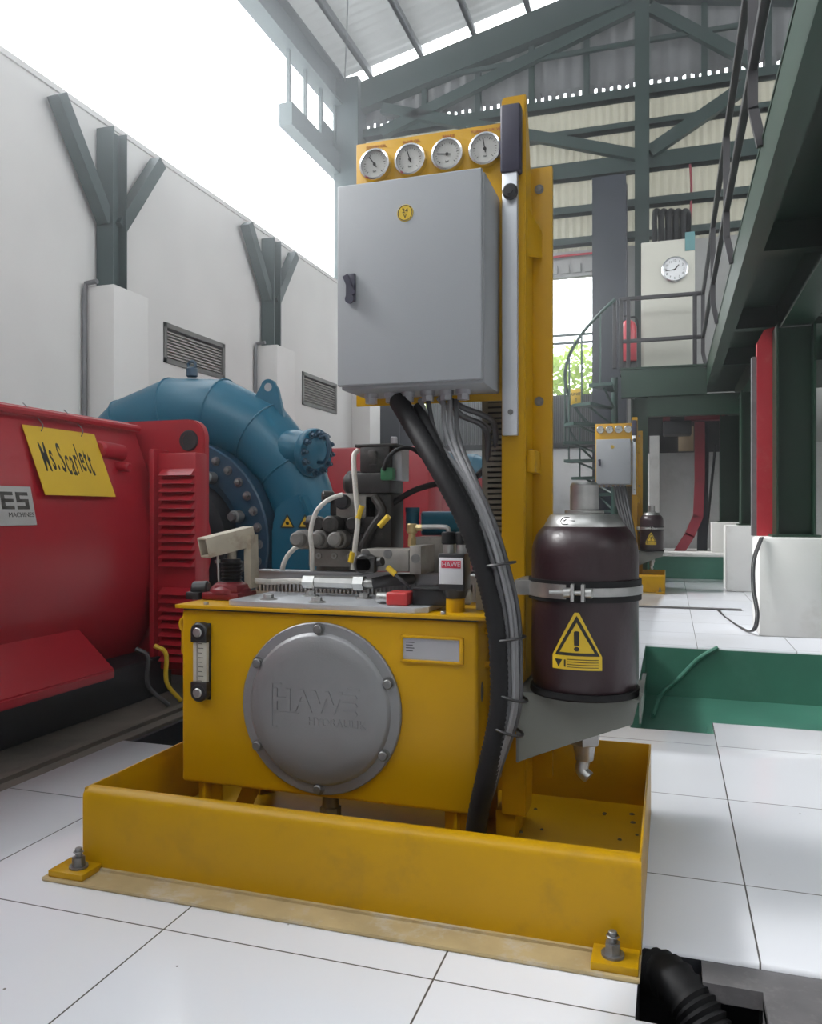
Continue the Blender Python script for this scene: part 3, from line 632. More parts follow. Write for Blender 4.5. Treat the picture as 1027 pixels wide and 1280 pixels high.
# spiral stair
scx, scy = aty(768, 560, 11.2).x, 11.2
ss = thing('spiral_stair', 'green steel spiral stair with curved handrail winding up to the landing', 'stair', (scx, scy, 0))
b = MB(); b.cyl((scx, scy, 0), (scx, scy, 2.72), 0.045, n=16); b.build('centre_pole', 'stair', ss)
rad = scx - aty(704, 560, 11.2).x; NT = 9
def sa(i): return R(70 + 23.5 * i)
def sz_(i): return 0.70 + 0.232 * i
def sp(i, f, dz, z=None): return Vector((scx + rad * f * math.cos(sa(i)), scy + rad * f * math.sin(sa(i)), (sz_(i) if z is None else z) + dz))
for i in range(NT):
    z = sz_(i)
    b = MB(); pts = [sp(i - 0.5, 0.1, 0, z)] + [sp(i + q, 1.0, 0, z) for q in (-0.55, -0.28, 0, 0.28, 0.55)] + [sp(i + 0.5, 0.1, 0, z)]
    b.prism(pts, (0, 0, -0.04)); tr = b.build('tread', 'stair', ss)
    if i >= 2:
        b = MB(); b.tube([sp(i, 0.96, -0.03), sp(i, 0.96, 0.9)], 0.013, 6, smooth=False); b.build('baluster', 'stair', tr)
    b = MB(); b.tube([sp(i, 0.75, -0.04), Vector((scx, scy, z - 0.26))], 0.016, 6, smooth=False); b.build('tread_strut', 'stair', tr)
b = MB(); b.tube([sp(i, 0.96, 0.9) for i in range(2, NT)] + [sp(NT - 0.3, 0.96, 0.9)], 0.022, 8); b.build('handrail', 'stair', ss)
b = MB(); b.tube([sp(i, 0.96, 0.45) for i in range(2, 6)], 0.016, 8); b.build('mid_handrail', 'stair', ss)
us = Vector((aty(720, 496, 11.0).x, 11.0, aty(720, 496, 11.0).z)); uw = 0.075
un = thing('unit_sign', 'small yellow number sign fixed to the spiral stair railing', 'sign', us - Vector((0, 0, 0.1)))
b = MB(); b.box(us.x - uw, us.x + uw, us.y - 0.004, us.y + 0.004, us.z - 0.105, us.z + 0.105, 0.002); b.build('plate', 'sign_yellow', un)
b = MB(); b.text('UNIT', 0.055, us + Vector((0, -0.005, 0.035)), depth=0.0006, off=0.001); b.text('1', 0.07, us + Vector((0, -0.005, -0.04)), depth=0.0006, off=0.001); b.build('lettering', 'ink', un)
# under the landing: crane pieces, plywood, leaning pole
y = 12.6
def fp(px, py, y=12.6): return aty(px, py, y)
gc = thing('gantry_frame', 'faded red bent steel frame standing on the far step under the landing', 'steel frame', fp(872, 690) )
b = MB(); pts = [fp(874, 528), fp(874, 600), fp(872, 645), fp(862, 668), fp(848, 690)]
for p_, q_ in zip(pts, pts[1:]): b.bar(p_, q_ + (q_ - p_).normalized() * 0.02, 0.14, 0.17, up=YP)
b.build('bent_leg', 'crane_red', gc)
b = MB(); b.bar(fp(828, 523), fp(905, 521), 0.2, 0.09); b.build('cross_beam', 'crane_red', gc)
b = MB(); b.bar(fp(880, 530, 12.75), fp(877, 692, 12.75), 0.14, 0.14); b.build('rear_leg', 'navy', gc)
b = MB(); a = fp(846, 536, 12.6); b.box(a.x - 0.2, a.x + 0.2, 12.4, 12.8, a.z - 0.1, a.z + 0.1, 0.02); b.box(a.x - 0.1, a.x + 0.1, 12.45, 12.7, a.z + 0.1, a.z + 0.2); tag(b.build('hoist', 'dark_steel'), 'dark hoist box hung under the faded red cross beam', 'hoist')
b = MB(); b.box(fp(848, 550).x, fp(868, 550).x, 13.2, 13.3, fp(850, 552).z - 0.1, fp(850, 528).z, 0.005); tag(b.build('plywood_sheet', 'wood'), 'plywood sheet standing behind the faded red frame', 'board')
b = MB(); b.tube([fp(894, 556, 13.1), fp(880, 690, 12.95)], 0.02, 8, smooth=False); tag(b.build('leaning_pole', 'black'), 'thin dark pole leaning on the white end wall under the landing', 'pole')
b = MB(); b.box(fp(808, 500, 13.3).x, 1.6, 13.25, 13.45, zLow - 0.12, zLow + 0.7); struct(b.build('wall_shade_block', 'near_black'), 'near-black block standing in for shade under the landing')  # solid block, the shade under the landing put into its colour

# ================================================================ RED GENERATORS AND BLUE TURBINES
GX, GZ = -3.17, 0.69
def make_generator():
    g = thing('generator', '', 'generator', (GX, 2.2, -0.03), 'red generators along the left wall')
    prof = [(0.40, 0.08), (0.46, 0.11), (0.60, 0.34), (0.645, 0.56), (0.652, 0.78), (0.62, 0.96), (0.565, 1.13), (0.50, 1.30), (0.48, 1.345), (0.45, 1.37)]
    b = MB(); rows = []
    pr = [(-0.40, 0.08)] + []
    ring = [(GX + x, z) for x, z in prof] + [(GX - x, z) for x, z in prof[::-1]]
    b.prism([(x, 0.55, z) for x, z in ring], (0, 3.02, 0)); b.build('body', 'red', g, angle=28)
    # foot flange along the bottom
    b = MB(); b.prism([(GX + 0.60, 0.55, 0.37), (GX + 0.80, 0.55, 0.195), (GX + 0.80, 0.55, 0.155), (GX + 0.4, 0.55, 0.155)], (0, 2.47, 0), 0.006); b.prism([(GX - 0.45, 0.55, 0.34), (GX - 0.86, 0.55, 0.20), (GX - 0.86, 0.55, 0.165), (GX - 0.4, 0.55, 0.165)], (0, 2.75, 0), 0.006); b.build('foot_flange', 'red', g)
    b = MB(); b.box(GX - 0.70, GX + 0.70, 0.5, 3.6, -0.03, 0.165, 0.01); b.build('base_frame', 'dark_steel', g)
    b = MB()      # square end plate with lifting eyes at its upper corners
    pts = []
    for cx, cz, a in ((GX + 0.80, 1.29, 0), (GX - 0.80, 1.29, 90)):
        for k in range(5): aa = R(a + 22.5 * k); pts.append((cx + 0.09 * math.cos(aa), cz + 0.09 * math.sin(aa)))
    pts += [(GX - 0.89, 0.05), (GX + 0.89, 0.05)]
    b.prism([(x, 3.60, z) for x, z in pts], (0, 0.05, 0), 0.006); ep = b.build('end_plate', 'red', g)
    for sg in (1, -1):
        b = MB(); b.lathe([(0.034, -0.012), (0.05, -0.012), (0.055, -0.004), (0.055, 0.06)], (GX + sg * 0.80, 3.60, 1.27), YP, 24); b.lathe([(0, 0.0), (0.036, 0.0)], (GX + sg * 0.80, 3.595, 1.27), YM, 24)
        o = b.build('lifting_eye', 'dark_steel', ep); o['label'] = 'round lifting hole'
    # louvre cover standing on the end plate
    lc = MB(); x0, x1 = GX + 0.70, GX + 0.905
    lc.box(x0 - 0.02, x1, 3.50, 3.60, 0.10, 1.20, 0.008); lv = lc.build('louvre_cover', 'red', g)
    b = MB(); b.box(x0 - 0.05, x0 - 0.02, 3.47, 3.60, 0.08, 1.22, 0.006); b.build('cover_post', 'red', g)
    for z0, z1, n in ((0.62, 1.12, 12), (0.14, 0.52, 9)):
        for k in range(n):
            z = z0 + (z1 - z0) * k / n; b = MB(); h = (z1 - z0) / n
            b.prism([(x0 + 0.01, 3.50, z + h * 0.95), (x0 + 0.01, 3.462, z + h * 0.15), (x0 + 0.01, 3.50, z + h * 0.12)], (x1 - x0 - 0.015, 0, 0)); b.build('louvre', 'red', lv)
    b = MB(); b.cyl((GX + 0.545, 3.22, 1.205), (GX + 0.545, 3.40, 1.195), 0.042, n=20, bev=0.012); b.build('terminal_plug', 'red', g); b = MB(); b.cyl((GX + 0.54, 3.34, 1.13), (GX + 0.635, 3.34, 1.12), 0.024, n=16, bev=0.006); b.build('terminal_plug', 'red', g)
    b = MB(); b.tube([(GX + 0.52, 0.55, 1.335), (GX + 0.52, 3.56, 1.335)], 0.018, 8, smooth=False); b.build('top_ledge', 'red', g)
    b = MB(); b.box(GX - 1.02, GX + 0.9, 0.05, 0.55, 0.05, 1.56, 0.03); b.build('end_housing', 'red', g)
    b = MB(); b.cyl((GX + 0.45, 0.3, 1.56), (GX + 0.45, 0.3, 1.68), 0.035, n=16, bev=0.01); o = b.build('sensor', 'cable_grey', g); o['label'] = 'grey sensor'
    # red coupling guard towards the turbine
    b = MB(); b.lathe([(0.0, 0), (0.40, 0), (0.46, 0.0), (0.46, 0.72), (0.40, 0.72)], (GX, 3.65, GZ), YP, 40); b.build('coupling_guard', 'red', g)
    b = MB()
    for k in range(12): a = R(30 * k + 8); b.cyl((GX + 0.40 * math.cos(a), 4.36, GZ + 0.40 * math.sin(a)), (GX + 0.40 * math.cos(a), 4.40, GZ + 0.40 * math.sin(a)), 0.03, n=12)
    b.build('guard_bolts', 'dark_steel', g)
    # earth cables at the foot
    for dx in (0.0, 0.10):
        b = MB(); b.tube([(GX + 0.79 + dx * 0.3, 3.18 + dx, 0.26), (GX + 0.84 + dx * 0.3, 3.20 + dx, 0.22), (GX + 0.83 + dx * 0.3, 3.22 + dx, 0.08), (GX + 0.90, 3.28 + dx, -0.02)], 0.011, 8); o = b.build('earth_cable', 'yellow_tag' if dx else 'cable_dark', g)
    return g
def make_turbine():
    t = thing('turbine', '', 'turbine', (GX, 4.85, -0.03), 'blue turbines along the left wall')
    YC = 4.92
    # mitred spiral casing
    segs = 15; A0 = R(-75); pts = []; rad = []
    b = MB(); rings = []; n = 28
    for i in range(segs + 1):
        a = R(232) - R(22) * i; tt = i / segs
        rp = 0.325 - 0.17 * tt; Rc = 0.665 + rp * 0.98
        c = Vector((GX + Rc * math.cos(a), YC, GZ + Rc * math.sin(a))); er = Vector((math.cos(a), 0, math.sin(a)))
        rings.append([c + er * rp * math.cos(2 * math.pi * k / n) / math.cos(R(11)) + Vector((0, 1, 0)) * rp * math.sin(2 * math.pi * k / n) for k in range(n)])
    t_ = bmesh.new(); vr = [[t_.verts.new(p) for p in r] for r in rings]
    for A, B in zip(vr, vr[1:]):
        for k in range(n): t_.faces.new((A[k], A[(k + 1) % n], B[(k + 1) % n], B[k]))
    t_.faces.new(vr[0]); t_.faces.new(vr[-1][::-1]); bmesh.ops.recalc_face_normals(t_, faces=t_.faces[:]); b._merge(t_)
    cs = b.build('spiral_casing', 'blue', t, angle=15)
    for i in (2, 3, 4, 5, 6, 7, 8, 9):
        r = rings[i]; b = MB(); b.tube([p + (p - sum(r, Vector()) / n).normalized() * 0.002 for p in r], 0.006, 6, smooth=False, closed=True); b.build('weld_seam', 'blue', cs)
    # lifting lug and eye on the crown
    a = R(232 - 22 * 8.3); lp = Vector((GX, YC, GZ)) + Vector((math.cos(a), 0, math.sin(a))) * 1.10
    P_ = aty(331, 490, YC - 0.05)
    b = MB(); pl = [(-0.15, -0.16), (0.16, -0.22), (0.10, 0.02)]
    for k in range(7): aa = R(10 + 27 * k); pl.append((0.055 * math.cos(aa) + 0.03, 0.055 * math.sin(aa) + 0.03))
    b.prism([(P_.x + x, YC - 0.07, P_.z + z) for x, z in pl], (0, 0.04, 0), 0.004); lg_ = b.build('lifting_lug', 'blue', t)
    b = MB(); b.lathe([(0, 0), (0.028, 0)], (P_.x + 0.035, YC - 0.072, P_.z + 0.028), YM, 20); o = b.build('lug_hole', 'plate_grey', lg_); o['label'] = 'pale lug hole'
    E_ = aty(240, 463, YC); b = MB(); b.cyl((E_.x, YC, E_.z - 0.05), (E_.x, YC, E_.z + 0.02), 0.04, n=16, bev=0.01); b.torus((E_.x, YC, E_.z + 0.035), YP, 0.028, 0.012, 16, 8); b.build('crown_eye', 'blue_dark', t)
    # head cover disc, bolts, shaft seal
    b = MB(); b.lathe([(0, 0.06), (0.50, 0.06), (0.50, 0.0), (0.56, -0.01), (0.69, -0.01), (0.70, 0.0), (0.70, 0.30), (0.6, 0.3)], (GX, 4.66, GZ), YP, 64); hc = b.build('head_cover', 'blue_dark', t)
    for k in range(36):
        aa = R(10 * k); b = MB(); b.hexbolt((GX + 0.63 * math.cos(aa), 4.65, GZ + 0.63 * math.sin(aa)), YM, 0.021, 0.03); o = b.build('flange_bolt', 'bolt_dark', hc)
    b = MB(); b.lathe([(0, 0.0), (0.30, 0.0), (0.30, 0.10), (0.44, 0.12), (0.44, 0.28)], (GX, 4.44, GZ), YP, 40); b.build('shaft_seal', 'dark_steel', t)
    for k in range(10):
        aa = R(36 * k + 20); b = MB(); p = Vector((GX + 0.525 * math.cos(aa), 4.65, GZ + 0.525 * math.sin(aa))); b.cyl(p, p + Vector((0, -0.09, 0)), 0.04, n=20, bev=0.008); b.cyl(p + Vector((0, -0.09, 0)), p + Vector((0, -0.12, 0)), 0.025, n=16); o = b.build('gate_pin', 'bolt_dark', hc)
    # inspection port on the right shoulder
    C_ = aty(392, 566, YC - 0.12); ax = Vector((0.95, -0.28, -0.10)).normalized(); ctr = Vector((GX, YC, GZ)); base = C_ - ax * 0.36
    b = MB(); b.lathe([(0.11, 0.0), (0.135, 0.06), (0.145, 0.14), (0.14, 0.24), (0.125, 0.31), (0.125, 0.33)], base, ax, 32); b.build('port_neck', 'blue', t)
    b = MB(); b.lathe([(0.0, 0.33), (0.155, 0.33), (0.16, 0.34), (0.16, 0.375), (0.155, 0.385), (0.10, 0.385), (0.08, 0.40), (0, 0.41)], base, ax, 32); pf = b.build('port_flange', 'blue', t)
    u = ax.cross(Vector((0, 0, 1))).normalized(); v = u.cross(ax)
    for k in range(12):
        aa = R(30 * k); b = MB(); b.hexbolt(base + ax * 0.385 + (u * math.cos(aa) + v * math.sin(aa)) * 0.13, ax, 0.018, 0.03, 0.015); b.build('port_bolt', 'blue_dark', pf)
    hp = base + ax * 0.40; b = MB(); b.tube([hp + v * 0.10, hp + v * 0.11 + ax * 0.06, hp + v * 0.02 + ax * 0.085 , hp - v * 0.05 + ax * 0.06, hp - v * 0.06], 0.012, 8); b.build('port_handle', 'blue_dark', pf)
    # warning stickers on the flat casing web, feet
    b = MB(); wx = aty(350, 650, 4.70).x; ww = aty(428, 650, 4.70).x
    b.prism([(GX + 0.72, 4.64, 0.05), (GX + 1.02, 4.64, 0.05), (GX + 1.02, 4.64, 0.80), (GX + 0.93, 4.64, 1.02), (GX + 0.76, 4.64, 0.95), (GX + 0.72, 4.64, 0.8)], (0, 0.3, 0), 0.02); b.build('casing_web', 'blue', t)
    for px in (359, 381):
        c = aty(px, 652, 4.637); h = 0.045
        b = MB(); b.prism([(c.x - h, 4.637, c.z - h * 0.8), (c.x + h, 4.637, c.z - h * 0.8), (c.x, 4.637, c.z + h * 0.95)], (0, 0.002, 0)); st_ = b.build('warning_sticker', 'sign_yellow', t)
        b = MB(); k_ = 0.62
        for i in range(3):
            tri = [(c.x - h, c.z - h * 0.8), (c.x + h, c.z - h * 0.8), (c.x, c.z + h * 0.95)]; p, q = tri[i], tri[(i + 1) % 3]
            b.bar((p[0], 4.6355, p[1]), (q[0], 4.6355, q[1]), 0.008, 0.0015, up=YP)
        b.cyl((c.x, 4.636, c.z - 0.01), (c.x, 4.634, c.z - 0.01), 0.012, n=12); b.build('sticker_mark', 'ink', st_)
    b = MB(); b.box(GX - 0.9, GX - 0.45, 4.75, 5.1, -0.03, 0.2); b.box(GX + 0.45, GX + 0.98, 4.75, 5.1, -0.03, 0.2); b.box(GX - 0.4, GX + 0.4, 4.8, 5.2, -0.03, 0.12); b.build('foot', 'blue_dark', t)
    return t
gen = make_generator(); gen['label'] = 'big crimson generator in the left foreground with a yellow name sign'
tur = make_turbine(); tur['label'] = 'large blue spiral turbine casing behind the nearest crimson generator'
OFF = (0, 7.55, 0)
copy_tree(gen, off=OFF, label='farther crimson generator seen behind the valve block')
copy_tree(tur, off=OFF, label='farther small blue turbine top seen behind the hoses')
# hanging name sign and maker plate on the near generator
def on_body(z):      # x of the flat upper flank of the body at height z
    pr = [(0.645, 0.56), (0.652, 0.78), (0.62, 0.96), (0.565, 1.13), (0.50, 1.30), (0.45, 1.37)]
    for (xa, za), (xb, zb) in zip(pr, pr[1:]):
        if za <= z <= zb: return GX + xa + (xb - xa) * (z - za) / (zb - za)
    return GX + 0.6
u_ = Vector((0, 1, 0))
def flank(y, z, off=0.0): return Vector((on_body(z) + off, y, z))
zt, zb_ = 1.275, 0.972; yb0, yb1 = atx(54, 621, on_body(zb_) + 0.02).y, atx(142, 621, on_body(zb_) + 0.02).y
TL, TR_, BL, BR = flank(yb0, zt, 0.012), flank(yb1, zt, 0.012), flank(yb0, zb_, 0.03), flank(yb1, zb_, 0.03)
vv = (TL - BL).normalized(); nn = u_.cross(vv).normalized()
sg = thing('name_sign', 'yellow sheet sign with tall black lettering wired to the crimson generator', 'sign', (BL + BR) / 2)
b = MB(); b.prism([BL, BR, TR_, TL], nn * 0.003); b.build('sheet', 'sign_yellow', sg)
b = MB(); cen = (TL + TR_ + BL + BR) / 4 + nn * 0.0035 + vv * 0.01
for i, (ch, xo) in enumerate(zip(['M', 's', '.', 'S', 'c', 'a', 'r', 'l', 'e', 't', 't'], [-0.155, -0.115, -0.09, -0.058, -0.027, 0.003, 0.03, 0.052, 0.075, 0.103, 0.127])):
    b.text(ch, 0.20, cen + u_ * xo * 1.0 + vv * (0.012 * math.sin(i)), u=u_, v=vv, depth=0.0005, sx=0.29 if ch != 'M' else 0.27, off=0.0012)
b.build('lettering', 'ink', sg)
for yy in (yb0 + 0.10, yb1 - 0.10):
    b = MB(); p = flank(yy, zt - 0.02, 0.016); b.tube([p, p + Vector((0.008, 0, 0.03)), flank(yy, 1.33, 0.02), flank(yy, 1.365, 0.0) + Vector((-0.02, 0, 0.02))], 0.0025, 6); b.build('hanging_wire', 'bolt_dark', sg)
lz1, lz0 = 1.005, 0.845
ly1 = atx(46, 660, on_body(lz0) + 0.005).y; ly0 = ly1 - 0.85
mp_ = [flank(ly0, lz0, 0.004), flank(ly1, lz0, 0.004), flank(ly1, lz1, 0.004), flank(ly0, lz1, 0.004)]
v2 = (mp_[3] - mp_[0]).normalized(); n2 = u_.cross(v2).normalized()
b = MB(); b.prism(mp_, n2 * 0.003); mk = b.build('maker_plate', 'label_silver', gen); mk['label'] = 'silver maker plate with dark block letters'
b = MB(); o_ = mp_[1] + n2 * 0.0036
def blk(y0, y1, z0, z1):
    p = [o_ - u_ * y1 + v2 * z0, o_ - u_ * y0 + v2 * z0, o_ - u_ * y0 + v2 * z1, o_ - u_ * y1 + v2 * z1]; b.prism(p, n2 * 0.0006)
S = 0.0145; zl = 0.067      # block letters ES built from strips
for (yA, yB, kind) in ((0.09, 0.025, 'S'), (0.17, 0.105, 'E')):
    for k in (0, 2, 4): blk(yB, yA, zl + k * S, zl + (k + 1) * S)
    if kind == 'S': blk(yB, yB + 0.02, zl + S, zl + 2 * S); blk(yA - 0.02, yA, zl + 3 * S, zl + 4 * S)
    else: blk(yA - 0.02, yA, zl, zl + 5 * S)
b.text('MACHINES', 0.028, o_ - u_ * 0.075 + v2 * 0.043, u=u_, v=v2, depth=0.0004)
b.build('plate_lettering', 'label_ink', mk)

# ================================================================ HYDRAULIC POWER UNIT
HPU = thing('hydraulic_power_unit', 'near yellow hydraulic power unit with round aluminium tank cover in an open drip tray', 'hydraulic unit', (-0.73, 2.08, 0.0), 'yellow hydraulic power units')
b = MB(); b.box(-1.46, -0.055, 1.585, 2.52, 0.0, 0.010, 0.004); b.box(-1.40, -0.06, 1.655, 2.50, 0.008, 0.016); struct(b.build('trim_grout_bed', 'grout_bed'), 'yellow stained grout bed under the drip tray')
X0, X1, Y0, Y1, TZ, TB = -1.402, -0.055, 1.663, 2.50, 0.207, 0.016
b = MB(); t = 0.005
# front sheet folded inwards over a round lip
prof = [(Y0, TB), (Y0, TZ - 0.022)] + [(Y0 + 0.022 - 0.022 * math.cos(R(a)), TZ - 0.022 + 0.022 * math.sin(R(a))) for a in (22, 45, 68, 90)] + [(Y0 + 0.032, TZ), (Y0 + 0.032, TZ - 0.004), (Y0 + 0.024, TZ - 0.005), (Y0 + 0.006, TZ - 0.022), (Y0 + 0.006, TB)]
b.prism([(X0, y, z) for y, z in prof], (X1 - X0, 0, 0))
b.box(X0, X0 + t, Y0 + 0.006, Y1, TB, TZ, 0.001); b.box(X1 - t, X1, Y0 + 0.006, Y1, TB, TZ, 0.001); b.box(X0, X1, Y1 - t, Y1, TB, TZ, 0.001)
b.box(X0 + t, X1 - t, Y0 + 0.006, Y1 - t, TB, TB + 0.006)
tray = b.build('drip_tray', 'yellow_tray', HPU)
b = MB()
rr = random.Random(3)
for k in range(12):
    cx, cy_ = rr.uniform(-0.40, -0.075), rr.choice([rr.uniform(2.38, 2.48), rr.uniform(1.95, 2.45)]); s_ = rr.uniform(0.003, 0.009)
    b.lathe([(s_, 0), (s_ * 0.6, 0.003), (0, 0.004)], (cx, cy_, TB + 0.006), ZP, 6)
b.build('dirt_crumbs', 'concrete', tray)['kind'] = 'stuff'
for nm, xa, xb in (('a', -1.445, -1.345), ('b', -0.148, -0.058)):
    b = MB(); b.box(xa, xb, 1.592, 1.672, 0.010, 0.026, 0.002); fp_ = b.build('foot_plate', 'yellow_tray', HPU)
    b = MB(); xc = (xa + xb) / 2 + (0.01 if nm == 'a' else -0.005); b.hexbolt((xc, 1.628, 0.026), ZP, 0.0155, 0.026, 0.022); b.lathe([(0.0105, 0.045), (0.013, 0.046), (0.0105, 0.048)], (xc, 1.628, 0.018), ZP, 12); o = b.build('anchor_bolt', 'bolt_dark', fp_)
# tank
TX0, TX1, TY0, TY1, TZ0, TZ1 = -1.274, -0.444, 1.90, 2.31, 0.162, 0.634
b = MB(); b.box(TX0, TX1, TY0, TY1, TZ0, TZ1, 0.010, 3); tank = b.build('oil_tank', 'yellow', HPU)
b = MB(); b.box(TX0 + 0.004, TX1 - 0.004, TY0 + 0.004, TY1 - 0.004, TZ1 - 0.002, TZ1 + 0.004); b.build('lid_gap_strip', 'black', tank)  # thin black strip drawn for the dark gap under the lid
b = MB(); b.box(TX0 - 0.012, TX1 + 0.030, TY0 - 0.014, TY1 + 0.01, TZ1 + 0.004, TZ1 + 0.014, 0.0015); lid = b.build('tank_lid', 'yellow', HPU)
LZ = TZ1 + 0.014
for x in (TX0 + 0.06, TX1 - 0.06):
    for y in (TY0 + 0.05, TY1 - 0.05):
        b = MB(); b.box(x - 0.035, x + 0.035, y - 0.004, y + 0.004, TB + 0.006, TZ0 + 0.005); b.box(x - 0.004, x + 0.004, y - 0.035, y + 0.035, TB + 0.006, TZ0 + 0.005); b.build('leg', 'yellow', tank)
b = MB(); b.cyl((-0.857, 1.96, 0.165), (-0.857, 1.96, 0.12), 0.022); b.cyl((-0.857, 1.96, 0.12), (-0.857, 1.96, 0.085), 0.028, n=6); o = b.build('drain_plug', 'bolt_dark', tank)
b = MB(); b.bar((-1.12, 2.05, 0.16), (-1.18, 2.05, 0.03), 0.05, 0.006, up=YP); b.build('tank_gusset', 'yellow', tank)
# round cover
CX_, CZ_ = -0.858, 0.395
b = MB(); b.lathe([(0.19, 0.0), (0.219, 0.0), (0.2215, 0.003), (0.2215, 0.011), (0.2185, 0.014), (0.206, 0.0145), (0.196, 0.0155), (0.191, 0.022), (0.186, 0.0255), (0.15, 0.0275), (0.08, 0.0285), (0.0, 0.0288)], (CX_, TY0 + 0.001, CZ_), YM, 96)
cov = b.build('inspection_cover', 'alu', HPU); cov['label'] = 'round cast aluminium tank cover with raised lettering'
for a in (90, 148, 212, 270, 330, 22):
    b = MB(); a_ = R(a); p = Vector((CX_ + 0.205 * math.cos(a_), TY0 - 0.0132, CZ_ + 0.205 * math.sin(a_)))
    b.cyl(p, p + Vector((0, -0.002, 0)), 0.0165, n=20); b.cyl(p + Vector((0, -0.002, 0)), p + Vector((0, -0.0135, 0)), 0.0118, n=20, bev=0.002); b.cyl(p + Vector((0, -0.0135, 0)), p + Vector((0, -0.0140, 0)), 0.0055, n=6); b.build('cover_bolt', 'bolt_dark', cov)
b = MB(); fy = TY0 - 0.0275
b.text('HAW', 0.078, (CX_ - 0.028, fy, CZ_ + 0.018), depth=0.0026, sx=1.0, spacing=1.08, off=0.0018)
for k in range(3): b.prism([(CX_ + 0.072 - k * 0.003, fy, CZ_ - 0.0085 + k * 0.020), (CX_ + 0.108, fy, CZ_ - 0.0085 + k * 0.020), (CX_ + 0.112, fy, CZ_ - 0.004 + k * 0.020), (CX_ + 0.108, fy, CZ_ + 0.0045 + k * 0.020), (CX_ + 0.074 - k * 0.003, fy, CZ_ + 0.0045 + k * 0.020)], (0, -0.0026, 0))
b.text('HYDRAULIK', 0.028, (CX_ + 0.055, fy, CZ_ - 0.030), depth=0.0018, sx=1.0, spacing=1.05)
for (xa, xb, za, zb2) in ((-0.127, -0.124, -0.05, 0.062), (-0.127, -0.112, -0.052, -0.049), (-0.127, -0.10, 0.060, 0.063), (0.085, 0.118, 0.058, 0.061), (-0.105, -0.05, -0.013, -0.011)):
    b.box(CX_ + xa, CX_ + xb, fy - 0.0015, fy + 0.0005, CZ_ + za, CZ_ + zb2)
b.build('raised_lettering', 'alu', cov)
# oil level gauge
gx_ = -1.205
b = MB(); b.box(gx_ - 0.024, gx_ + 0.024, TY0 - 0.006, TY0, 0.392, 0.600, 0.003)
for zc, sgn in ((0.577, 1), (0.415, -1)):
    b.cyl((gx_, TY0, zc + sgn * 0.0), (gx_, TY0 - 0.028, zc), 0.0255, n=24, bev=0.004); b.box(gx_ - 0.0245, gx_ + 0.0245, TY0 - 0.027, TY0, min(zc, zc - sgn * 0.028), max(zc, zc - sgn * 0.028), 0.003)
lvl = b.build('level_gauge', 'black', HPU); lvl['label'] = 'black oil level gauge with a clear tube'
b = MB(); b.box(gx_ - 0.0215, gx_ + 0.0215, TY0 - 0.020, TY0 - 0.005, 0.437, 0.552, 0.004); b.build('level_tube', 'glass_tube', lvl)
b = MB()
for k in range(9): z = 0.445 + k * 0.0125; b.box(gx_ - 0.004, gx_ + (0.012 if k % 2 else 0.008), TY0 - 0.0205, TY0 - 0.0198, z, z + 0.0016)
b.box(gx_ - 0.0085, gx_ - 0.007, TY0 - 0.0205, TY0 - 0.0198, 0.44, 0.55); b.build('level_scale', 'ink', lvl)
for zc in (0.577, 0.415):
    b = MB(); b.cyl((gx_, TY0 - 0.028, zc), (gx_, TY0 - 0.034, zc), 0.013, n=20, bev=0.002); b.cyl((gx_, TY0 - 0.034, zc), (gx_, TY0 - 0.0345, zc), 0.006, n=6); b.build('gauge_screw', 'zinc', lvl)
# type plate in its yellow frame
b = MB(); pa, pb, pc, pd = -0.640, -0.478, 0.527, 0.594
for (xa, xb, za, zb2) in ((pa, pb, pd - 0.007, pd), (pa, pb, pc, pc + 0.007), (pa, pa + 0.007, pc, pd), (pb - 0.010, pb, pc, pd)): b.box(xa, xb, TY0 - 0.008, TY0 + 0.001, za, zb2, 0.002)
tp = b.build('type_plate_holder', 'yellow', HPU)
b = MB(); b.box(pa + 0.007, pb - 0.010, TY0 - 0.003, TY0 + 0.0005, pc + 0.007, pd - 0.007); p_ = b.build('type_plate', 'plate_grey', tp)
b = MB()
for k in range(4): b.box(pa + 0.014, pa + 0.036 - 0.004 * (k % 2), TY0 - 0.0033, TY0 - 0.0028, 0.575 - k * 0.007, 0.5775 - k * 0.007)
b.build('plate_print', 'cable_dark', tp)
# lifting eyes and side badge
b = MB(); e = Vector((TX0 - 0.012, 1.95, 0.585)); b.torus(e + Vector((-0.004, 0, 0.0)), YP, 0.020, 0.0065, 20, 8); b.box(e.x - 0.02, e.x + 0.014, 1.942, 1.958, 0.50, 0.57, 0.006); b.build('lifting_eye', 'yellow', HPU)
b = MB(); b.tube([(TX1 - 0.002, 1.985, 0.60), (TX1 + 0.035, 1.985, 0.595), (TX1 + 0.045, 1.985, 0.565), (TX1 + 0.03, 1.985, 0.52), (TX1 - 0.002, 1.985, 0.515)], 0.009, 10); b.build('lifting_eye', 'yellow', HPU)
b = MB(); b.lathe([(0, 0.002), (0.010, 0.002), (0.013, 0)], (TX1 + 0.0005, 1.945, 0.455), XP, 24); 
for v_ in b.bm.verts: v_.co.z = 0.455 + (v_.co.z - 0.455) * 2.0
b.build('side_badge', 'cable_dark', HPU)
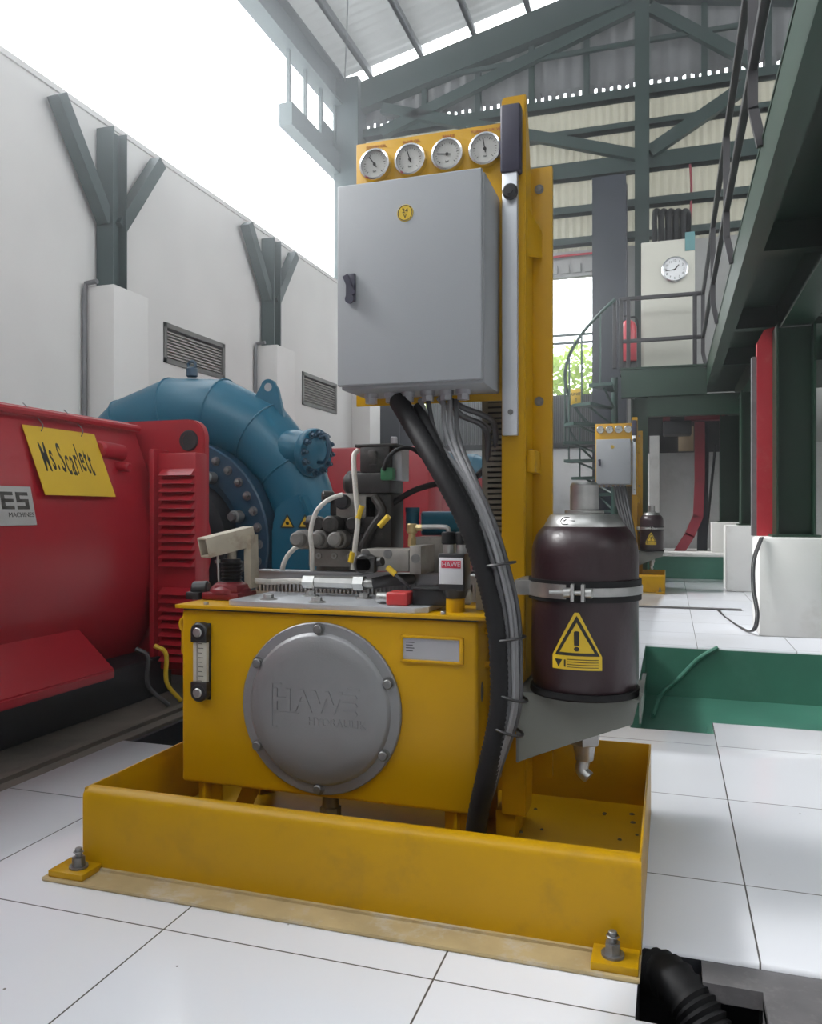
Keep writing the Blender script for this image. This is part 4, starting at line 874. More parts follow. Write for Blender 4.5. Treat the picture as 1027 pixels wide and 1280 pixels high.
# grey top plate with bolts
b = MB(); b.prism([(-1.10, 1.897, LZ), (-0.605, 1.897, LZ), (-0.575, 1.925, LZ), (-0.575, 2.16, LZ), (-1.14, 2.16, LZ), (-1.14, 1.92, LZ)], (0, 0, 0.014), 0.0015); tpl = b.build('top_plate', 'alu_bar', HPU)
PZ1 = LZ + 0.014
for (x, y) in ((-1.04, 1.96), (-0.885, 1.935), (-0.97, 2.08), (-0.80, 2.06), (-0.62, 2.05)):
    b = MB(); b.cyl((x, y, PZ1 - 0.0005), (x, y, PZ1 + 0.002), 0.024, n=20); b.hexbolt((x, y, PZ1 + 0.002), ZP, 0.014, 0.012); b.build('plate_bolt', 'zinc', tpl)
for (x, y) in ((-1.125, 1.93), (-0.59, 1.945), (-0.53, 1.90), (-1.20, 1.905)):
    b = MB(); b.cyl((x, y, LZ - 0.0005), (x, y, LZ + 0.008), 0.007, n=12, bev=0.001); b.build('lid_screw', 'zinc', lid)
# mounting column
CXa, CXb, CYf = -0.426, -0.362, 2.10
b = MB(); ct_ = 0.004
pz0, pz1 = 0.098, 2.0
b.prism([(CXa, CYf, pz0), (CXb, CYf, pz0), (CXb, CYf, pz1), (CXa + 0.006, CYf, pz1), (CXa, CYf, pz1 - 0.006)], (0, 0.012, 0), 0.003)
b.prism([(CXb - 0.008, CYf + 0.004, pz0), (CXb - 0.008, 2.20, pz0), (CXb - 0.008, 2.26, 0.4), (CXb - 0.008, 2.26, 1.55), (CXb - 0.008, 2.16, 1.90), (CXb - 0.008, CYf + 0.02, pz1), (CXb - 0.008, CYf + 0.004, pz1)], (0.008, 0, 0))
b.box(CXa, CXa + 0.006, CYf + 0.006, 2.22, pz0, 1.93)
col = b.build('column', 'yellow', HPU)
b = MB(); b.box(CXa - 0.02, CXb - 0.03, 2.12, 2.30, TB + 0.006, pz0 + 0.004, 0.004); b.build('column_pedestal', 'yellow', col)
b = MB(); b.box(CXb - 0.02, -0.308, 2.215, 2.235, 0.17, 1.85, 0.002); rp_ = b.build('rear_plate', 'yellow', HPU)
b = MB(); b.box(CXb, CXb + 0.022, 2.10 + 0.02, 2.216, 1.005, 1.065, 0.003); b.build('plate_gusset', 'yellow', rp_); b = MB(); b.prism([(CXb - 0.004, 2.13, 1.72), (CXb + 0.026, 2.205, 1.67), (CXb + 0.026, 2.205, 1.60), (CXb - 0.004, 2.13, 1.585)], (0, 0.012, 0)); b.build('plate_gusset', 'yellow', rp_)
for z in (1.79, 1.205, 0.66):
    b = MB(); b.hexbolt((CXb + 0.018, 2.215, z), YM, 0.009, 0.008); b.build('plate_bolt', 'bolt_dark', rp_)
b = MB(); b.box(CXa - 0.06, CXa, 2.125, 2.19, LZ + 0.08, LZ + 0.19, 0.003); b.build('column_clip', 'yellow', col)
# gauge panel with four gauges
GY = 2.10
b = MB(); b.box(-0.840, CXa + 0.002, GY, GY + 0.006, 1.196, 1.933, 0.0015); gp = b.build('gauge_panel', 'yellow', HPU)
b = MB()
for x, tx in zip((-0.780, -0.677, -0.572, -0.468), ('SYSTEM OIL', 'PUMP OIL', 'BRAKE', 'TURBINE VALVE')): b.text(tx, 0.0115, (x, GY - 0.0006, 1.918), depth=0.0003)
b.build('gauge_captions', 'ink_red', gp)
ANG = (125, 108, 172, 100)
for x, an in zip((-0.780, -0.677, -0.572, -0.468), ANG):
    z = 1.864; ctr = (x, GY, z)
    b = MB(); b.lathe([(0.0375, 0.014), (0.0385, 0.020), (0.0435, 0.018), (0.046, 0.010), (0.046, 0.0)], ctr, YM, 40); pg = b.build('pressure_gauge', 'chrome', HPU)
    b = MB(); b.lathe([(0, 0.013), (0.039, 0.013)], ctr, YM, 40); b.build('dial', 'dial', pg)
    b = MB()
    for k in range(21):
        a = R(225 - 13.5 * k); d = Vector((math.cos(a), 0, math.sin(a))); c = Vector(ctr) + Vector((0, -0.0136, 0)); L = 0.006 if k % 4 == 0 else 0.0035
        b.bar(c + d * (0.032 - L), c + d * 0.032, 0.0009 if k % 4 else 0.0016, 0.0004, up=YP)
    b.text('bar', 0.008, Vector(ctr) + Vector((0, -0.0136, -0.019)), depth=0.0002); b.build('dial_marks', 'ink', pg)
    a = R(an); d = Vector((math.cos(a), 0, math.sin(a))); c = Vector(ctr) + Vector((0, -0.0148, 0)); b = MB(); b.bar(c - d * 0.010, c + d * 0.028, 0.0028, 0.0006, up=YP); b.cyl(c, c + Vector((0, -0.001, 0)), 0.0045, n=14); b.build('needle', 'ink', pg)
# slotted vertical duct and the slotted tray lying on the lid
def slotted(b, x0, x1, y0, y1, z0, z1, n, vert):
    tk = 0.003
    if vert:    # slots in the front, running across
        b.box(x0, x0 + 0.014, y0, y0 + tk, z0, z1); h = (z1 - z0) / n
        for k in range(n): b.box(x0 + 0.014, x1 - 0.002, y0, y0 + tk, z0 + k * h, z0 + k * h + h * 0.62)
        b.box(x1 - 0.003, x1, y0, y0 + tk, z0, z1)
        b.box(x0, x0 + tk, y0, y1, z0, z1); b.box(x0, x1, y1 - tk, y1, z0, z1); b.box(x1 - tk, x1, y0, y1, z0, z1)
    else:
        b.box(x0, x1, y0, y0 + tk, z0, z0 + 0.012); b.box(x0, x1, y0, y0 + tk, z1 - 0.022, z1); wd = (x1 - x0) / n
        for k in range(n): b.box(x0 + k * wd, x0 + k * wd + wd * 0.5, y0, y0 + tk, z0 + 0.012, z1 - 0.022)
        b.box(x0, x1, y0 - 0.006, y1 + 0.003, z1, z1 + 0.004); b.box(x0, x1, y1 - tk, y1, z0, z1); b.box(x0, x0 + tk, y0, y1, z0, z1); b.box(x1 - tk, x1, y0, y1, z0, z1)
b = MB(); slotted(b, -0.487, CXa - 0.001, 2.135, 2.19, LZ + 0.085, 1.215, 33, True); o = b.build('slotted_duct', 'duct', HPU); o['label'] = 'grey brown slotted cable duct'
b = MB(); b.box(-0.475, -0.435, 2.16, 2.165, LZ + 0.09, 1.2); b.build('duct_backing', 'near_black', HPU)  # plain near-black sheet behind the duct slots
st_ = MB(); slotted(st_, -1.205, -0.50, 2.185, 2.235, LZ, 0.719, 56, False); tag(st_.build('slotted_cable_tray', 'plate_grey'), 'grey slotted cable tray lying across the near tank lid', 'cable tray', 'slotted trays on tank lids')
# accumulator bracket
BY = 1.965; AX, AY = -0.203, 2.03
b = MB(); b.prism([(CXb + 0.001, BY, 0.452), (-0.072, BY, 0.452), (-0.085, BY, 0.398), (-0.215, BY, 0.345), (CXb + 0.001, BY, 0.282)], (0, 0.006, 0)); b.prism([(CXb + 0.001, 2.20, 0.452), (-0.072, 2.20, 0.452), (-0.085, 2.20, 0.398), (CXb + 0.001, 2.20, 0.282)], (0, 0.006, 0))
b.box(CXb + 0.001, -0.066, BY, 2.206, 0.450, 0.456); b.box(CXb, CXb + 0.006, BY, 2.206, 0.282, 0.456); b.prism([(-0.072, BY, 0.456), (-0.066, BY, 0.475), (-0.066, 2.206, 0.475), (-0.072, 2.206, 0.456)], (0.006, 0, 0)); b.box(-0.07, -0.066, BY, 2.206, 0.40, 0.475)
br_ = b.build('accumulator_bracket', 'grey_bracket', HPU); br_['label'] = 'grey folded steel bracket under the maroon bottle'
b = MB(); b.lathe([(0.10, 0), (0.132, 0), (0.134, 0.004), (0.132, 0.016), (0.10, 0.016)], (AX, AY, 0.456), ZP, 40); b.build('rubber_ring', 'rubber', br_)
# ---- the accumulator bottle
AC = thing('accumulator', 'near maroon hydraulic accumulator bottle strapped upright to the yellow column', 'accumulator', (AX, AY, 0.457), 'maroon accumulator bottles')
r = 0.130
p = [(0, 0.0), (0.06, 0.0), (0.10, 0.006), (0.122, 0.02), (r, 0.045), (r, 0.345)] 
for a in range(8, 70, 8): p.append((r - 0.055 + 0.055 * math.cos(R(a)) , 0.345 + 0.080 * math.sin(R(a))))
p += [(0.0, 0.419)]
b = MB(); b.lathe([(q_[0], q_[1] + 0.458 - 0.010) for q_ in p], (AX, AY, 0), ZP, 56); b.build('bottle', 'maroon', AC)
zc0 = 0.458 - 0.010
b = MB(); b.lathe([(0.090, 0.8485), (0.0995, 0.8485), (0.0995, 0.853), (0.085, 0.880), (0.082, 0.882), (0, 0.882)], (AX, AY, 0.012), ZP, 48); sh = b.build('shoulder_ring', 'zinc', AC)
b = MB(); b.cyl((AX, AY, 0.896), (AX, AY, 0.904), 0.048, n=32, bev=0.001); b.cyl((AX, AY, 0.904), (AX, AY, 0.968), 0.035, n=32, bev=0.002); b.lathe([(0.034, 0.968), (0.030, 0.973), (0.0, 0.973)], (AX, AY, 0), ZP, 32); b.build('cap', 'zinc', AC)
# engraved arrow in a half circle on the shoulder ring
b = MB(); nrm = Vector((0.0, -1, 0.6)).normalized()
def shp(a, h):   # point on the conical ring
    tt = (h - 0.865) / 0.027; rr_ = 0.1003 + (0.0858 - 0.1003) * tt; return Vector((AX + rr_ * math.sin(a), AY - rr_ * math.cos(a), h))
aa0 = R(-22)
b.tube([shp(aa0 + R(9) * math.cos(R(q)), 0.879 + 0.0085 * math.sin(R(q))) for q in range(60, 301, 20)], 0.0013, 6); b.tube([shp(aa0 - R(4), 0.879), shp(aa0 + R(14), 0.879)], 0.0011, 6, smooth=False); b.tube([shp(aa0 + R(0), 0.883), shp(aa0 - R(5), 0.879), shp(aa0 + R(0), 0.875)], 0.0011, 6, smooth=False)
b.build('engraved_mark', 'ink', sh)
# curved warning label
def lab(a, z, o_=0.0012): return Vector((AX + (r + o_) * math.sin(a), AY - (r + o_) * math.cos(a), z))
def lab_poly(b, pts, o_, th=0.0004):
    # pts as (arc length, z); subdivided so that it follows the bottle
    bm = bmesh.new(); vs = [bm.verts.new((x, z, 0)) for x, z in pts]; bm.faces.new(vs)
    for k in range(-12, 13): bmesh.ops.bisect_plane(bm, geom=bm.verts[:] + bm.edges[:] + bm.faces[:], plane_co=(k * 0.008, 0, 0), plane_no=(1, 0, 0))
    rr_ = bmesh.ops.extrude_face_region(bm, geom=bm.faces[:])
    top = {v for v in rr_['geom'] if isinstance(v, bmesh.types.BMVert)}
    for v in bm.verts:
        v.co = lab(LA + v.co.x / r, LZc + v.co.y, o_ if v in top else o_ - th)
    bmesh.ops.recalc_face_normals(bm, faces=bm.faces[:]); b._merge(bm)
LA = R(-2.0); LZc = 0.575
b = MB(); lab_poly(b, [(-0.060, -0.044), (0.058, -0.044), (0.058, -0.012), (0.005, 0.090), (-0.005, 0.090), (-0.060, -0.012)], 0.0010); wl = b.build('warning_label', 'yellow_tag', AC)
b = MB()
T3 = [(-0.053, -0.011), (0.053, -0.011), (0.0, 0.083)]; T2 = [(-0.041, -0.004), (0.041, -0.004), (0.0, 0.067)]
for i in range(3): p_, q_ = T3[i], T3[(i + 1) % 3]; s_, t_ = T2[i], T2[(i + 1) % 3]; lab_poly(b, [p_, q_, t_, s_], 0.0016)
lab_poly(b, [(-0.006, 0.013), (0.006, 0.013), (0.0065, 0.045), (0.003, 0.047), (-0.003, 0.047), (-0.0065, 0.045)], 0.0016)
lab_poly(b, [(0.0065 * math.cos(R(q)), 0.005 + 0.0055 * math.sin(R(q))) for q in range(0, 360, 36)], 0.0016)
for k in range(4): lab_poly(b, [(-0.022, -0.019 - k * 0.006), (0.05, -0.019 - k * 0.006), (0.05, -0.0205 - k * 0.006), (-0.022, -0.0205 - k * 0.006)], 0.0015)
lab_poly(b, [(-0.054, -0.021), (-0.034, -0.021), (-0.044, -0.039)], 0.0015); lab_poly(b, [(-0.030, -0.021), (-0.026, -0.021), (-0.026, -0.038), (-0.030, -0.038)], 0.0015)
b.build('label_print', 'ink', wl)
# bottom valve
b = MB(); b.cyl((AX, AY, 0.45), (AX, AY, 0.36), 0.03, n=24); b.cyl((AX, AY, 0.36), (AX, AY, 0.325), 0.040, n=6, bev=0.002); b.cyl((AX, AY, 0.325), (AX, AY, 0.285), 0.028, 0.022, n=20); b.tube([(AX, AY, 0.29), (AX - 0.005, AY - 0.006, 0.26), (AX + 0.012, AY - 0.012, 0.245)], 0.016, 12); b.build('oil_port', 'zinc', AC)
# strap with rubber liner
SP = thing('strap_clamp', 'steel band clamp with black rubber liner around the near maroon bottle', 'clamp', (AX, AY, 0.70), 'band clamps on accumulators')
b = MB(); sz = 0.713; b.lathe([(r + 0.001, -0.025), (r + 0.007, -0.025), (r + 0.007, 0.025), (r + 0.001, 0.025)], (AX, AY, sz), ZP, 64); b.build('rubber_liner', 'rubber', SP)
def arcband(b, a0_, a1_, ri, ro, z0, z1, n=24):
    rows = []
    for k in range(n + 1):
        a = a0_ + (a1_ - a0_) * k / n; rows.append([Vector((AX + q * math.sin(a), AY - q * math.cos(a), z)) for q, z in ((ri, z0), (ro, z0), (ro, z1), (ri, z1), (ri, z0))])
    b.grid(rows)
b = MB(); arcband(b, R(8), R(176), r + 0.007, r + 0.0095, sz - 0.010, sz + 0.010); arcband(b, R(-75), R(-12), r + 0.007, r + 0.0095, sz - 0.017, sz + 0.017); arcband(b, R(184), R(285), r + 0.007, r + 0.0095, sz - 0.015, sz + 0.015)
b.box(CXb - 0.006, AX - r - 0.001, AY - 0.015, 2.12, sz - 0.018, sz + 0.018, 0.001); b.box(CXb - 0.006, -0.300, AY - 0.055, AY - 0.045, sz - 0.018, sz + 0.018, 0.001); b.box(CXb - 0.006, CXb + 0.0, AY - 0.05, 2.12, sz - 0.018, sz + 0.018); b.build('band', 'zinc', SP, normals=True)
b = MB()
for sgx, xx in ((-1, AX - 0.012), (1, AX + 0.012)):
    b.box(xx - 0.004, xx + 0.004, AY - r - 0.030, AY - r - 0.006, sz - 0.020, sz + 0.020, 0.001); b.cyl((xx + sgx * 0.004, AY - r - 0.020, sz), (xx + sgx * 0.022, AY - r - 0.020, sz), 0.012, n=14, bev=0.002)
b.cyl((AX - 0.065, AY - r - 0.020, sz), (AX + 0.035, AY - r - 0.020, sz), 0.0055, n=12); b.build('tension_bolt', 'zinc', SP)
# ---- control cabinet
KX0, KX1, KY0, KZ0, KZ1 = -0.813, -0.428, 1.90, 1.212, 1.735
KC = thing('control_cabinet', 'near light grey control cabinet mounted on the yellow column under the gauges', 'cabinet', ((KX0 + KX1) / 2, 2.0, KZ0), 'grey control cabinets')
b = MB(); b.box(KX0 + 0.004, KX1 - 0.002, KY0 + 0.018, GY - 0.001, KZ0 + 0.002, KZ1 - 0.003, 0.005); b.build('housing', 'cab_body', KC)
b = MB(); b.box(KX0, KX1 - 0.006, KY0, KY0 + 0.016, KZ0 + 0.010, KZ1, 0.004, 3); dr = b.build('door', 'cabinet', KC)
b = MB(); lx, lz = KX0 + 0.040, 1.470; b.box(lx - 0.013, lx + 0.013, KY0 - 0.010, KY0, lz - 0.036, lz + 0.036, 0.003); b.cyl((lx, KY0 - 0.01, lz - 0.03), (lx, KY0 - 0.016, lz - 0.03), 0.012, n=16); b.bar((lx - 0.012, KY0 - 0.013, lz + 0.03), (lx + 0.010, KY0 - 0.013, lz - 0.02), 0.014, 0.006, up=YP); b.build('latch', 'grip', dr)
bp = aty(506, 266, KY0 - 0.0015); b = MB(); b.lathe([(0, 0.0015), (0.0205, 0.0015), (0.0215, 0)], (bp.x, KY0, bp.z), YM, 32); bd = b.build('voltage_badge', 'yellow_tag', dr)
b = MB(); b.lathe([(0.0175, 0.0018), (0.0195, 0.0018)], (bp.x, KY0, bp.z), YM, 32); b.text('24', 0.016, (bp.x, KY0 - 0.002, bp.z + 0.005), depth=0.0002); b.text('V', 0.014, (bp.x, KY0 - 0.002, bp.z - 0.009), depth=0.0002); b.build('badge_print', 'ink', dr)
for x in (-0.757, -0.700, -0.655, -0.60, -0.55, -0.505):
    b = MB(); b.cyl((x, 2.0, KZ0 + 0.003), (x, 2.0, KZ0 - 0.010), 0.019, n=20); b.cyl((x, 2.0, KZ0 - 0.010), (x, 2.0, KZ0 - 0.024), 0.016, n=6); b.build('cable_gland', 'plate_grey', KC)
# ---- detachable pump lever held on the column
LVX = -0.397
LV = thing('pump_lever', 'near aluminium pump lever with black grip clipped to the front of the yellow column', 'lever', (LVX, 2.08, 1.10), 'pump levers on columns')
b = MB(); b.box(LVX - 0.0215, LVX + 0.0185, 2.068, 2.092, 1.100, 1.80, 0.003); b.build('bar', 'alu_bar', LV)
b = MB(); b.box(LVX - 0.0255, LVX + 0.028, 2.062, 2.098, 1.785, 1.962, 0.006, 3); b.build('grip', 'grip', LV)
b = MB(); b.cyl((LVX + 0.002, 2.068, 1.731), (LVX + 0.002, 2.050, 1.731), 0.020, n=28, bev=0.004); b.cyl((LVX + 0.002, 2.050, 1.731), (LVX + 0.002, 2.047, 1.731), 0.010, n=6); kn = b.build('clamp_knob', 'black', LV)
b = MB(); b.cyl((LVX + 0.002, 2.068, 1.160), (LVX + 0.002, 2.062, 1.160), 0.007, n=12); b.build('rivet', 'bolt_dark', LV)
b = MB(); b.box(LVX - 0.012, LVX + 0.012, 2.092, 2.1015, 1.70, 1.76); b.box(LVX - 0.012, LVX + 0.012, 2.092, 2.1015, 1.15, 1.18); b.build('clip', 'bolt_dark', LV)
# ---- hand pump at the left end of the lid
HX, HY = -1.225, 2.06
HP = thing('hand_pump', 'near dark red hand pump with black bellows and beige lever socket on the tank lid', 'hand pump', (HX, HY, LZ), 'hand pumps on tank lids')
b = MB(); b.box(HX - 0.055, HX + 0.065, HY - 0.055, HY + 0.055, LZ, LZ + 0.022, 0.006); b.lathe([(0.060, 0.02), (0.058, 0.03), (0.046, 0.042), (0.034, 0.050), (0, 0.050)], (HX + 0.008, HY, LZ), ZP, 28); b.box(HX - 0.02, HX + 0.06, HY - 0.05, HY + 0.03, LZ + 0.015, LZ + 0.046, 0.010); b.build('base', 'pump_red', HP)
b = MB(); b.cyl((HX - 0.050, HY - 0.02, LZ + 0.028), (HX - 0.098, HY - 0.03, LZ + 0.026), 0.024, n=20, bev=0.005); b.box(HX - 0.105, HX - 0.06, HY - 0.06, HY - 0.01, LZ, LZ + 0.022, 0.005); b.build('release_knob', 'black', HP)
b = MB(); pr = [(0.0, 0.0)]
for k in range(6): pr += [(0.031, 0.004 + k * 0.0105), (0.025, 0.009 + k * 0.0105)]
pr += [(0.026, 0.07), (0, 0.07)]; b.lathe(pr, (HX + 0.012, HY, LZ + 0.046), ZP, 24); b.build('bellows', 'rubber', HP)
b = MB(); a = Vector((HX - 0.035, HY - 0.075, LZ + 0.150)); c = Vector((HX + 0.045, HY + 0.05, LZ + 0.182)); d = (c - a).normalized(); s_ = d.cross(Vector((0, 0, 1))).normalized(); u2 = s_.cross(d)
for (o1, o2, w1, w2) in ((0, 0.026, 0.056, 0.005), (0, -0.026, 0.056, 0.005), (0.026, 0, 0.005, 0.056), (-0.026, 0, 0.005, 0.056)):
    b.bar(a + s_ * o1 + u2 * o2, c + s_ * o1 + u2 * o2, w1, w2, bev=0.001)
b.box(-0.026, 0.026, 0.07, 0.09, -0.026, 0.026, M=Matrix(((s_.x, d.x, u2.x, a.x), (s_.y, d.y, u2.y, a.y), (s_.z, d.z, u2.z, a.z), (0, 0, 0, 1))))
b.bar(Vector((HX + 0.055, HY + 0.035, LZ + 0.185)), Vector((HX + 0.058, HY + 0.035, LZ + 0.03)), 0.022, 0.045, up=YP); b.cyl((HX + 0.012, HY, LZ + 0.11), (HX + 0.012, HY, LZ + 0.15), 0.013, n=12); b.build('lever_socket', 'lever_beige', HP)
b = MB(); b.tube([(HX - 0.012, HY - 0.03, LZ + 0.05), (HX - 0.014, HY - 0.034, LZ + 0.125)], 0.004, 8, smooth=False); b.cyl((HX - 0.013, HY - 0.034, LZ + 0.105), (HX - 0.014, HY - 0.034, LZ + 0.115), 0.009, n=12); b.build('pull_rod', 'zinc', HP)
# pressure hose from the hand pump over the top plate
PH = thing('pressure_hose', 'white pressure hose with steel coupling lying across the near grey top plate', 'hose', (-0.98, 2.1, LZ + 0.03), 'pressure hoses on top plates')
hz = LZ + 0.052
b = MB(); b.tube([(HX + 0.055, 2.10, hz), (-1.12, 2.10, hz - 0.004), (-1.05, 2.10, hz), (-0.985, 2.10, hz)], 0.0085, 10); b.build('hose', 'cable_white', PH)
b = MB(); b.cyl((-1.00, 2.10, hz), (-0.965, 2.10, hz), 0.020, n=6); b.cyl((-0.965, 2.10, hz), (-0.845, 2.10, hz), 0.0185, n=8, bev=0.002); b.cyl((-0.845, 2.10, hz), (-0.815, 2.10, hz), 0.022, n=6); b.cyl((-0.815, 2.10, hz), (-0.785, 2.10, hz), 0.014, n=16); b.build('coupling', 'zinc', PH)
b = MB(); b.tube([(-0.79, 2.10, hz), (-0.75, 2.11, hz + 0.008), (-0.71, 2.14, hz + 0.010), (-0.70, 2.17, hz + 0.01)], 0.016, 12); b.build('tape_wrapped_end', 'cable_dark', PH)
# red capped valve, black switch box, brass nut on the plate
RV = thing('shutoff_valve', 'near small valve with square red cap on the grey top plate', 'valve', (-0.655, 1.955, PZ1), 'red capped valves on top plates')
b = MB(); b.box(-0.690, -0.632, 1.925, 1.985, PZ1, PZ1 + 0.034, 0.006, 3); b.build('cap', 'cap_red', RV)
b = MB(); b.cyl((-0.692, 1.96, PZ1 + 0.016), (-0.725, 1.96, PZ1 + 0.016), 0.014, n=16, bev=0.002); b.build('stem', 'zinc', RV)
b = MB(); b.box(-0.628, -0.515, 1.955, 2.035, PZ1, PZ1 + 0.040, 0.003); b.box(-0.630, -0.513, 1.950, 2.037, PZ1 + 0.040, PZ1 + 0.045, 0.001)
SB = thing('switch_box', 'near flat black switch box beside the red cap on the tank lid', 'switch box', (-0.57, 1.995, PZ1), 'black switch boxes on tank lids')
b.build('box', 'black', SB); b = MB(); b.cyl((-0.515, 1.99, PZ1 + 0.022), (-0.482, 1.99, PZ1 + 0.020), 0.019, n=16, bev=0.004); b.build('cable_nut', 'cable_white', SB)
# ---- pressure switch on its yellow stub
SX, SY = -0.517, 1.965
PS = thing('pressure_switch', 'near black pressure switch with red and white label at the tank lid corner', 'pressure switch', (SX, SY, LZ), 'pressure switches on tank lids')
b = MB(); b.cyl((SX, SY, LZ - 0.002), (SX, SY, LZ + 0.035), 0.024, n=24, bev=0.001); b.build('stub', 'yellow', PS)
b = MB(); b.lathe([(0, 0.035), (0.026, 0.035), (0.034, 0.06), (0, 0.06)], (SX, SY, LZ), ZP, 24); b.box(SX - 0.036, SX + 0.032, SY - 0.032, SY + 0.032, LZ + 0.055, LZ + 0.148, 0.003); b.build('housing', 'black', PS)
b = MB(); b.cyl((SX - 0.016, SY, LZ + 0.148), (SX - 0.016, SY, LZ + 0.170), 0.015, n=16); b.cyl((SX + 0.018, SY, LZ + 0.148), (SX + 0.018, SY, LZ + 0.170), 0.015, n=16); b.build('neck', 'zinc', PS)
b = MB(); b.cyl((SX - 0.017, SY, LZ + 0.170), (SX - 0.017, SY, LZ + 0.202), 0.0185, n=20, bev=0.003); b.cyl((SX + 0.019, SY, LZ + 0.170), (SX + 0.019, SY, LZ + 0.202), 0.0185, n=20, bev=0.003); b.build('plug_caps', 'rubber', PS)
b = MB(); b.box(SX - 0.033, SX + 0.028, SY - 0.0335, SY - 0.032, LZ + 0.072, LZ + 0.138, 0.0005); sl = b.build('label', 'white_label', PS)
b = MB(); b.box(SX - 0.027, SX + 0.023, SY - 0.0342, SY - 0.0336, LZ + 0.112, LZ + 0.131); b.build('red_band', 'red_label', sl)
b = MB(); b.text('HAWE', 0.017, (SX - 0.002, SY - 0.0348, LZ + 0.121), depth=0.0003, sx=0.95); b.build('brand_lettering', 'white_label', sl)
# plug connector with yellow label behind the switch
b = MB(); b.box(-0.475, -0.452, 2.01, 2.035, LZ, LZ + 0.15, 0.003); b.box(-0.45, -0.425, 2.0, 2.03, LZ + 0.07, LZ + 0.12, 0.006); 
SV = thing('sensor_plug', 'beige sensor plug with yellow tag behind the near black pressure switch', 'plug', (-0.46, 2.02, LZ), 'sensor plugs on tank lids')
b.build('plug_body', 'lever_beige', SV); b = MB(); b.box(-0.452, -0.428, 1.993, 2.0, LZ + 0.075, LZ + 0.11, 0.002); b.build('tag', 'yellow_tag', SV)
# ---- valve manifold
VM = thing('valve_manifold', 'near stack of dirty grey hydraulic valves with black solenoids on the tank lid', 'valve block', (-0.86, 2.27, LZ), 'valve stacks on tank lids')
vy = 2.15
def vx(px): return aty(px, 640, vy).x
def vz(py): return CAM_H + (640 - py) / FPX * 2.30
b = MB(); b.box(-1.03, -0.90, 2.245, 2.36, LZ, vz(682), 0.003); b.box(-1.035, -0.845, 2.20, 2.38, vz(714) + 0.006, vz(688), 0.004); b.box(-0.90, -0.86, 2.19, 2.22, vz(714) + 0.006, vz(700), 0.003); mb_ = b.build('manifold_block', 'manifold', VM)
for x in (-1.0, -0.95, -0.90):
    b = MB(); b.lathe([(0.004, 0.0), (0.0095, 0.0), (0.0095, 0.004), (0.004, 0.004)], (x, 2.2, vz(697)), YM, 16); b.build('port', 'zinc', mb_)
b = MB(); b.box(-1.035, -0.855, 2.205, 2.36, vz(688), vz(668), 0.004); b.build('solenoid_bank', 'solenoid', VM)
for x in (-1.045, -0.985, -0.925):
    b = MB(); b.cyl((x, 2.21, vz(675)), (x, 2.135, vz(675)), 0.022, n=24, bev=0.006); b.cyl((x, 2.215, vz(675)), (x, 2.165, vz(675)), 0.027, n=24, bev=0.003); b.build('grey_coil', 'knob_grey', VM)
b = MB(); b.cyl((-1.04, 2.25, vz(678)), (-1.09, 2.25, vz(678)), 0.027, n=20, bev=0.005); b.build('side_coil', 'knob_grey', VM)
b = MB(); b.box(-1.02, -0.86, 2.21, 2.36, vz(668), vz(648), 0.004); b.cyl((-1.0, 2.21, vz(656)), (-1.0, 2.18, vz(656)), 0.024, n=20, bev=0.004); b.cyl((-0.945, 2.21, vz(656)), (-0.945, 2.15, vz(656)), 0.026, n=20, bev=0.006); b.cyl((-0.885, 2.21, vz(655)), (-0.885, 2.175, vz(655)), 0.02, n=20, bev=0.004); b.cyl((-1.02, 2.24, vz(655)), (-1.055, 2.24, vz(655)), 0.024, n=16, bev=0.004); b.build('black_solenoids', 'solenoid', VM)
b = MB(); b.box(-0.945, -0.815, 2.20, 2.34, vz(648), vz(616), 0.004); gb = b.build('pilot_block', 'manifold', VM)
b = MB(); b.cyl((-0.918, 2.20, vz(627)), (-0.918, 2.175, vz(627)), 0.022, n=24, bev=0.004); b.build('pilot_cap', 'black', gb)
b = MB(); b.box(-0.97, -0.94, 2.21, 2.26, vz(645), vz(618), 0.006); b.cyl((-0.96, 2.22, vz(620)), (-0.99, 2.20, vz(620)), 0.018, n=16, bev=0.004); b.build('plug_head', 'solenoid', VM)
b = MB(); b.cyl((-0.925, 2.23, vz(603)), (-0.87, 2.23, vz(603)), 0.038, n=24, bev=0.012); b.box(-0.90, -0.77, 2.19, 2.31, vz(616), vz(590), 0.006); b.build('directional_valve', 'solenoid', VM)
b = MB(); b.box(-0.870, -0.775, 2.20, 2.30, vz(590), vz(556), 0.006); b.box(-0.885, -0.755, 2.20, 2.29, vz(557), vz(553), 0.002); b.box(-0.84, -0.815, 2.19, 2.20, vz(580), vz(562), 0.003); b.build('upper_solenoid', 'solenoid', VM)
b = MB(); b.box(-0.775, -0.745, 2.22, 2.29, vz(600), vz(558), 0.003); b.build('nameplate_side', 'plate_grey', VM)
b = MB(); b.box(-0.80, -0.762, 2.185, 2.215, vz(600), vz(584), 0.005); b.build('green_plug', 'green_plug', VM)
b = MB(); b.box(-0.86, -0.77, 2.2, 2.32, vz(690), vz(616), 0.01); b.tube([(-0.82, 2.19, vz(620)), (-0.79, 2.18, vz(640)), (-0.82, 2.18, vz(660)), (-0.86, 2.18, vz(690))], 0.013, 10); b.build('lower_housing', 'solenoid', VM)
for (pxa, pya, pxb, pyb) in ((452, 632, 447, 648), (486, 645, 474, 658), (441, 690, 438, 703)):
    b = MB(); b.tube([aty(pxa, pya, 2.13), aty(pxb, pyb, 2.13)], 0.0085, 10, smooth=False); b.build('yellow_sleeve', 'yellow_tag', VM)
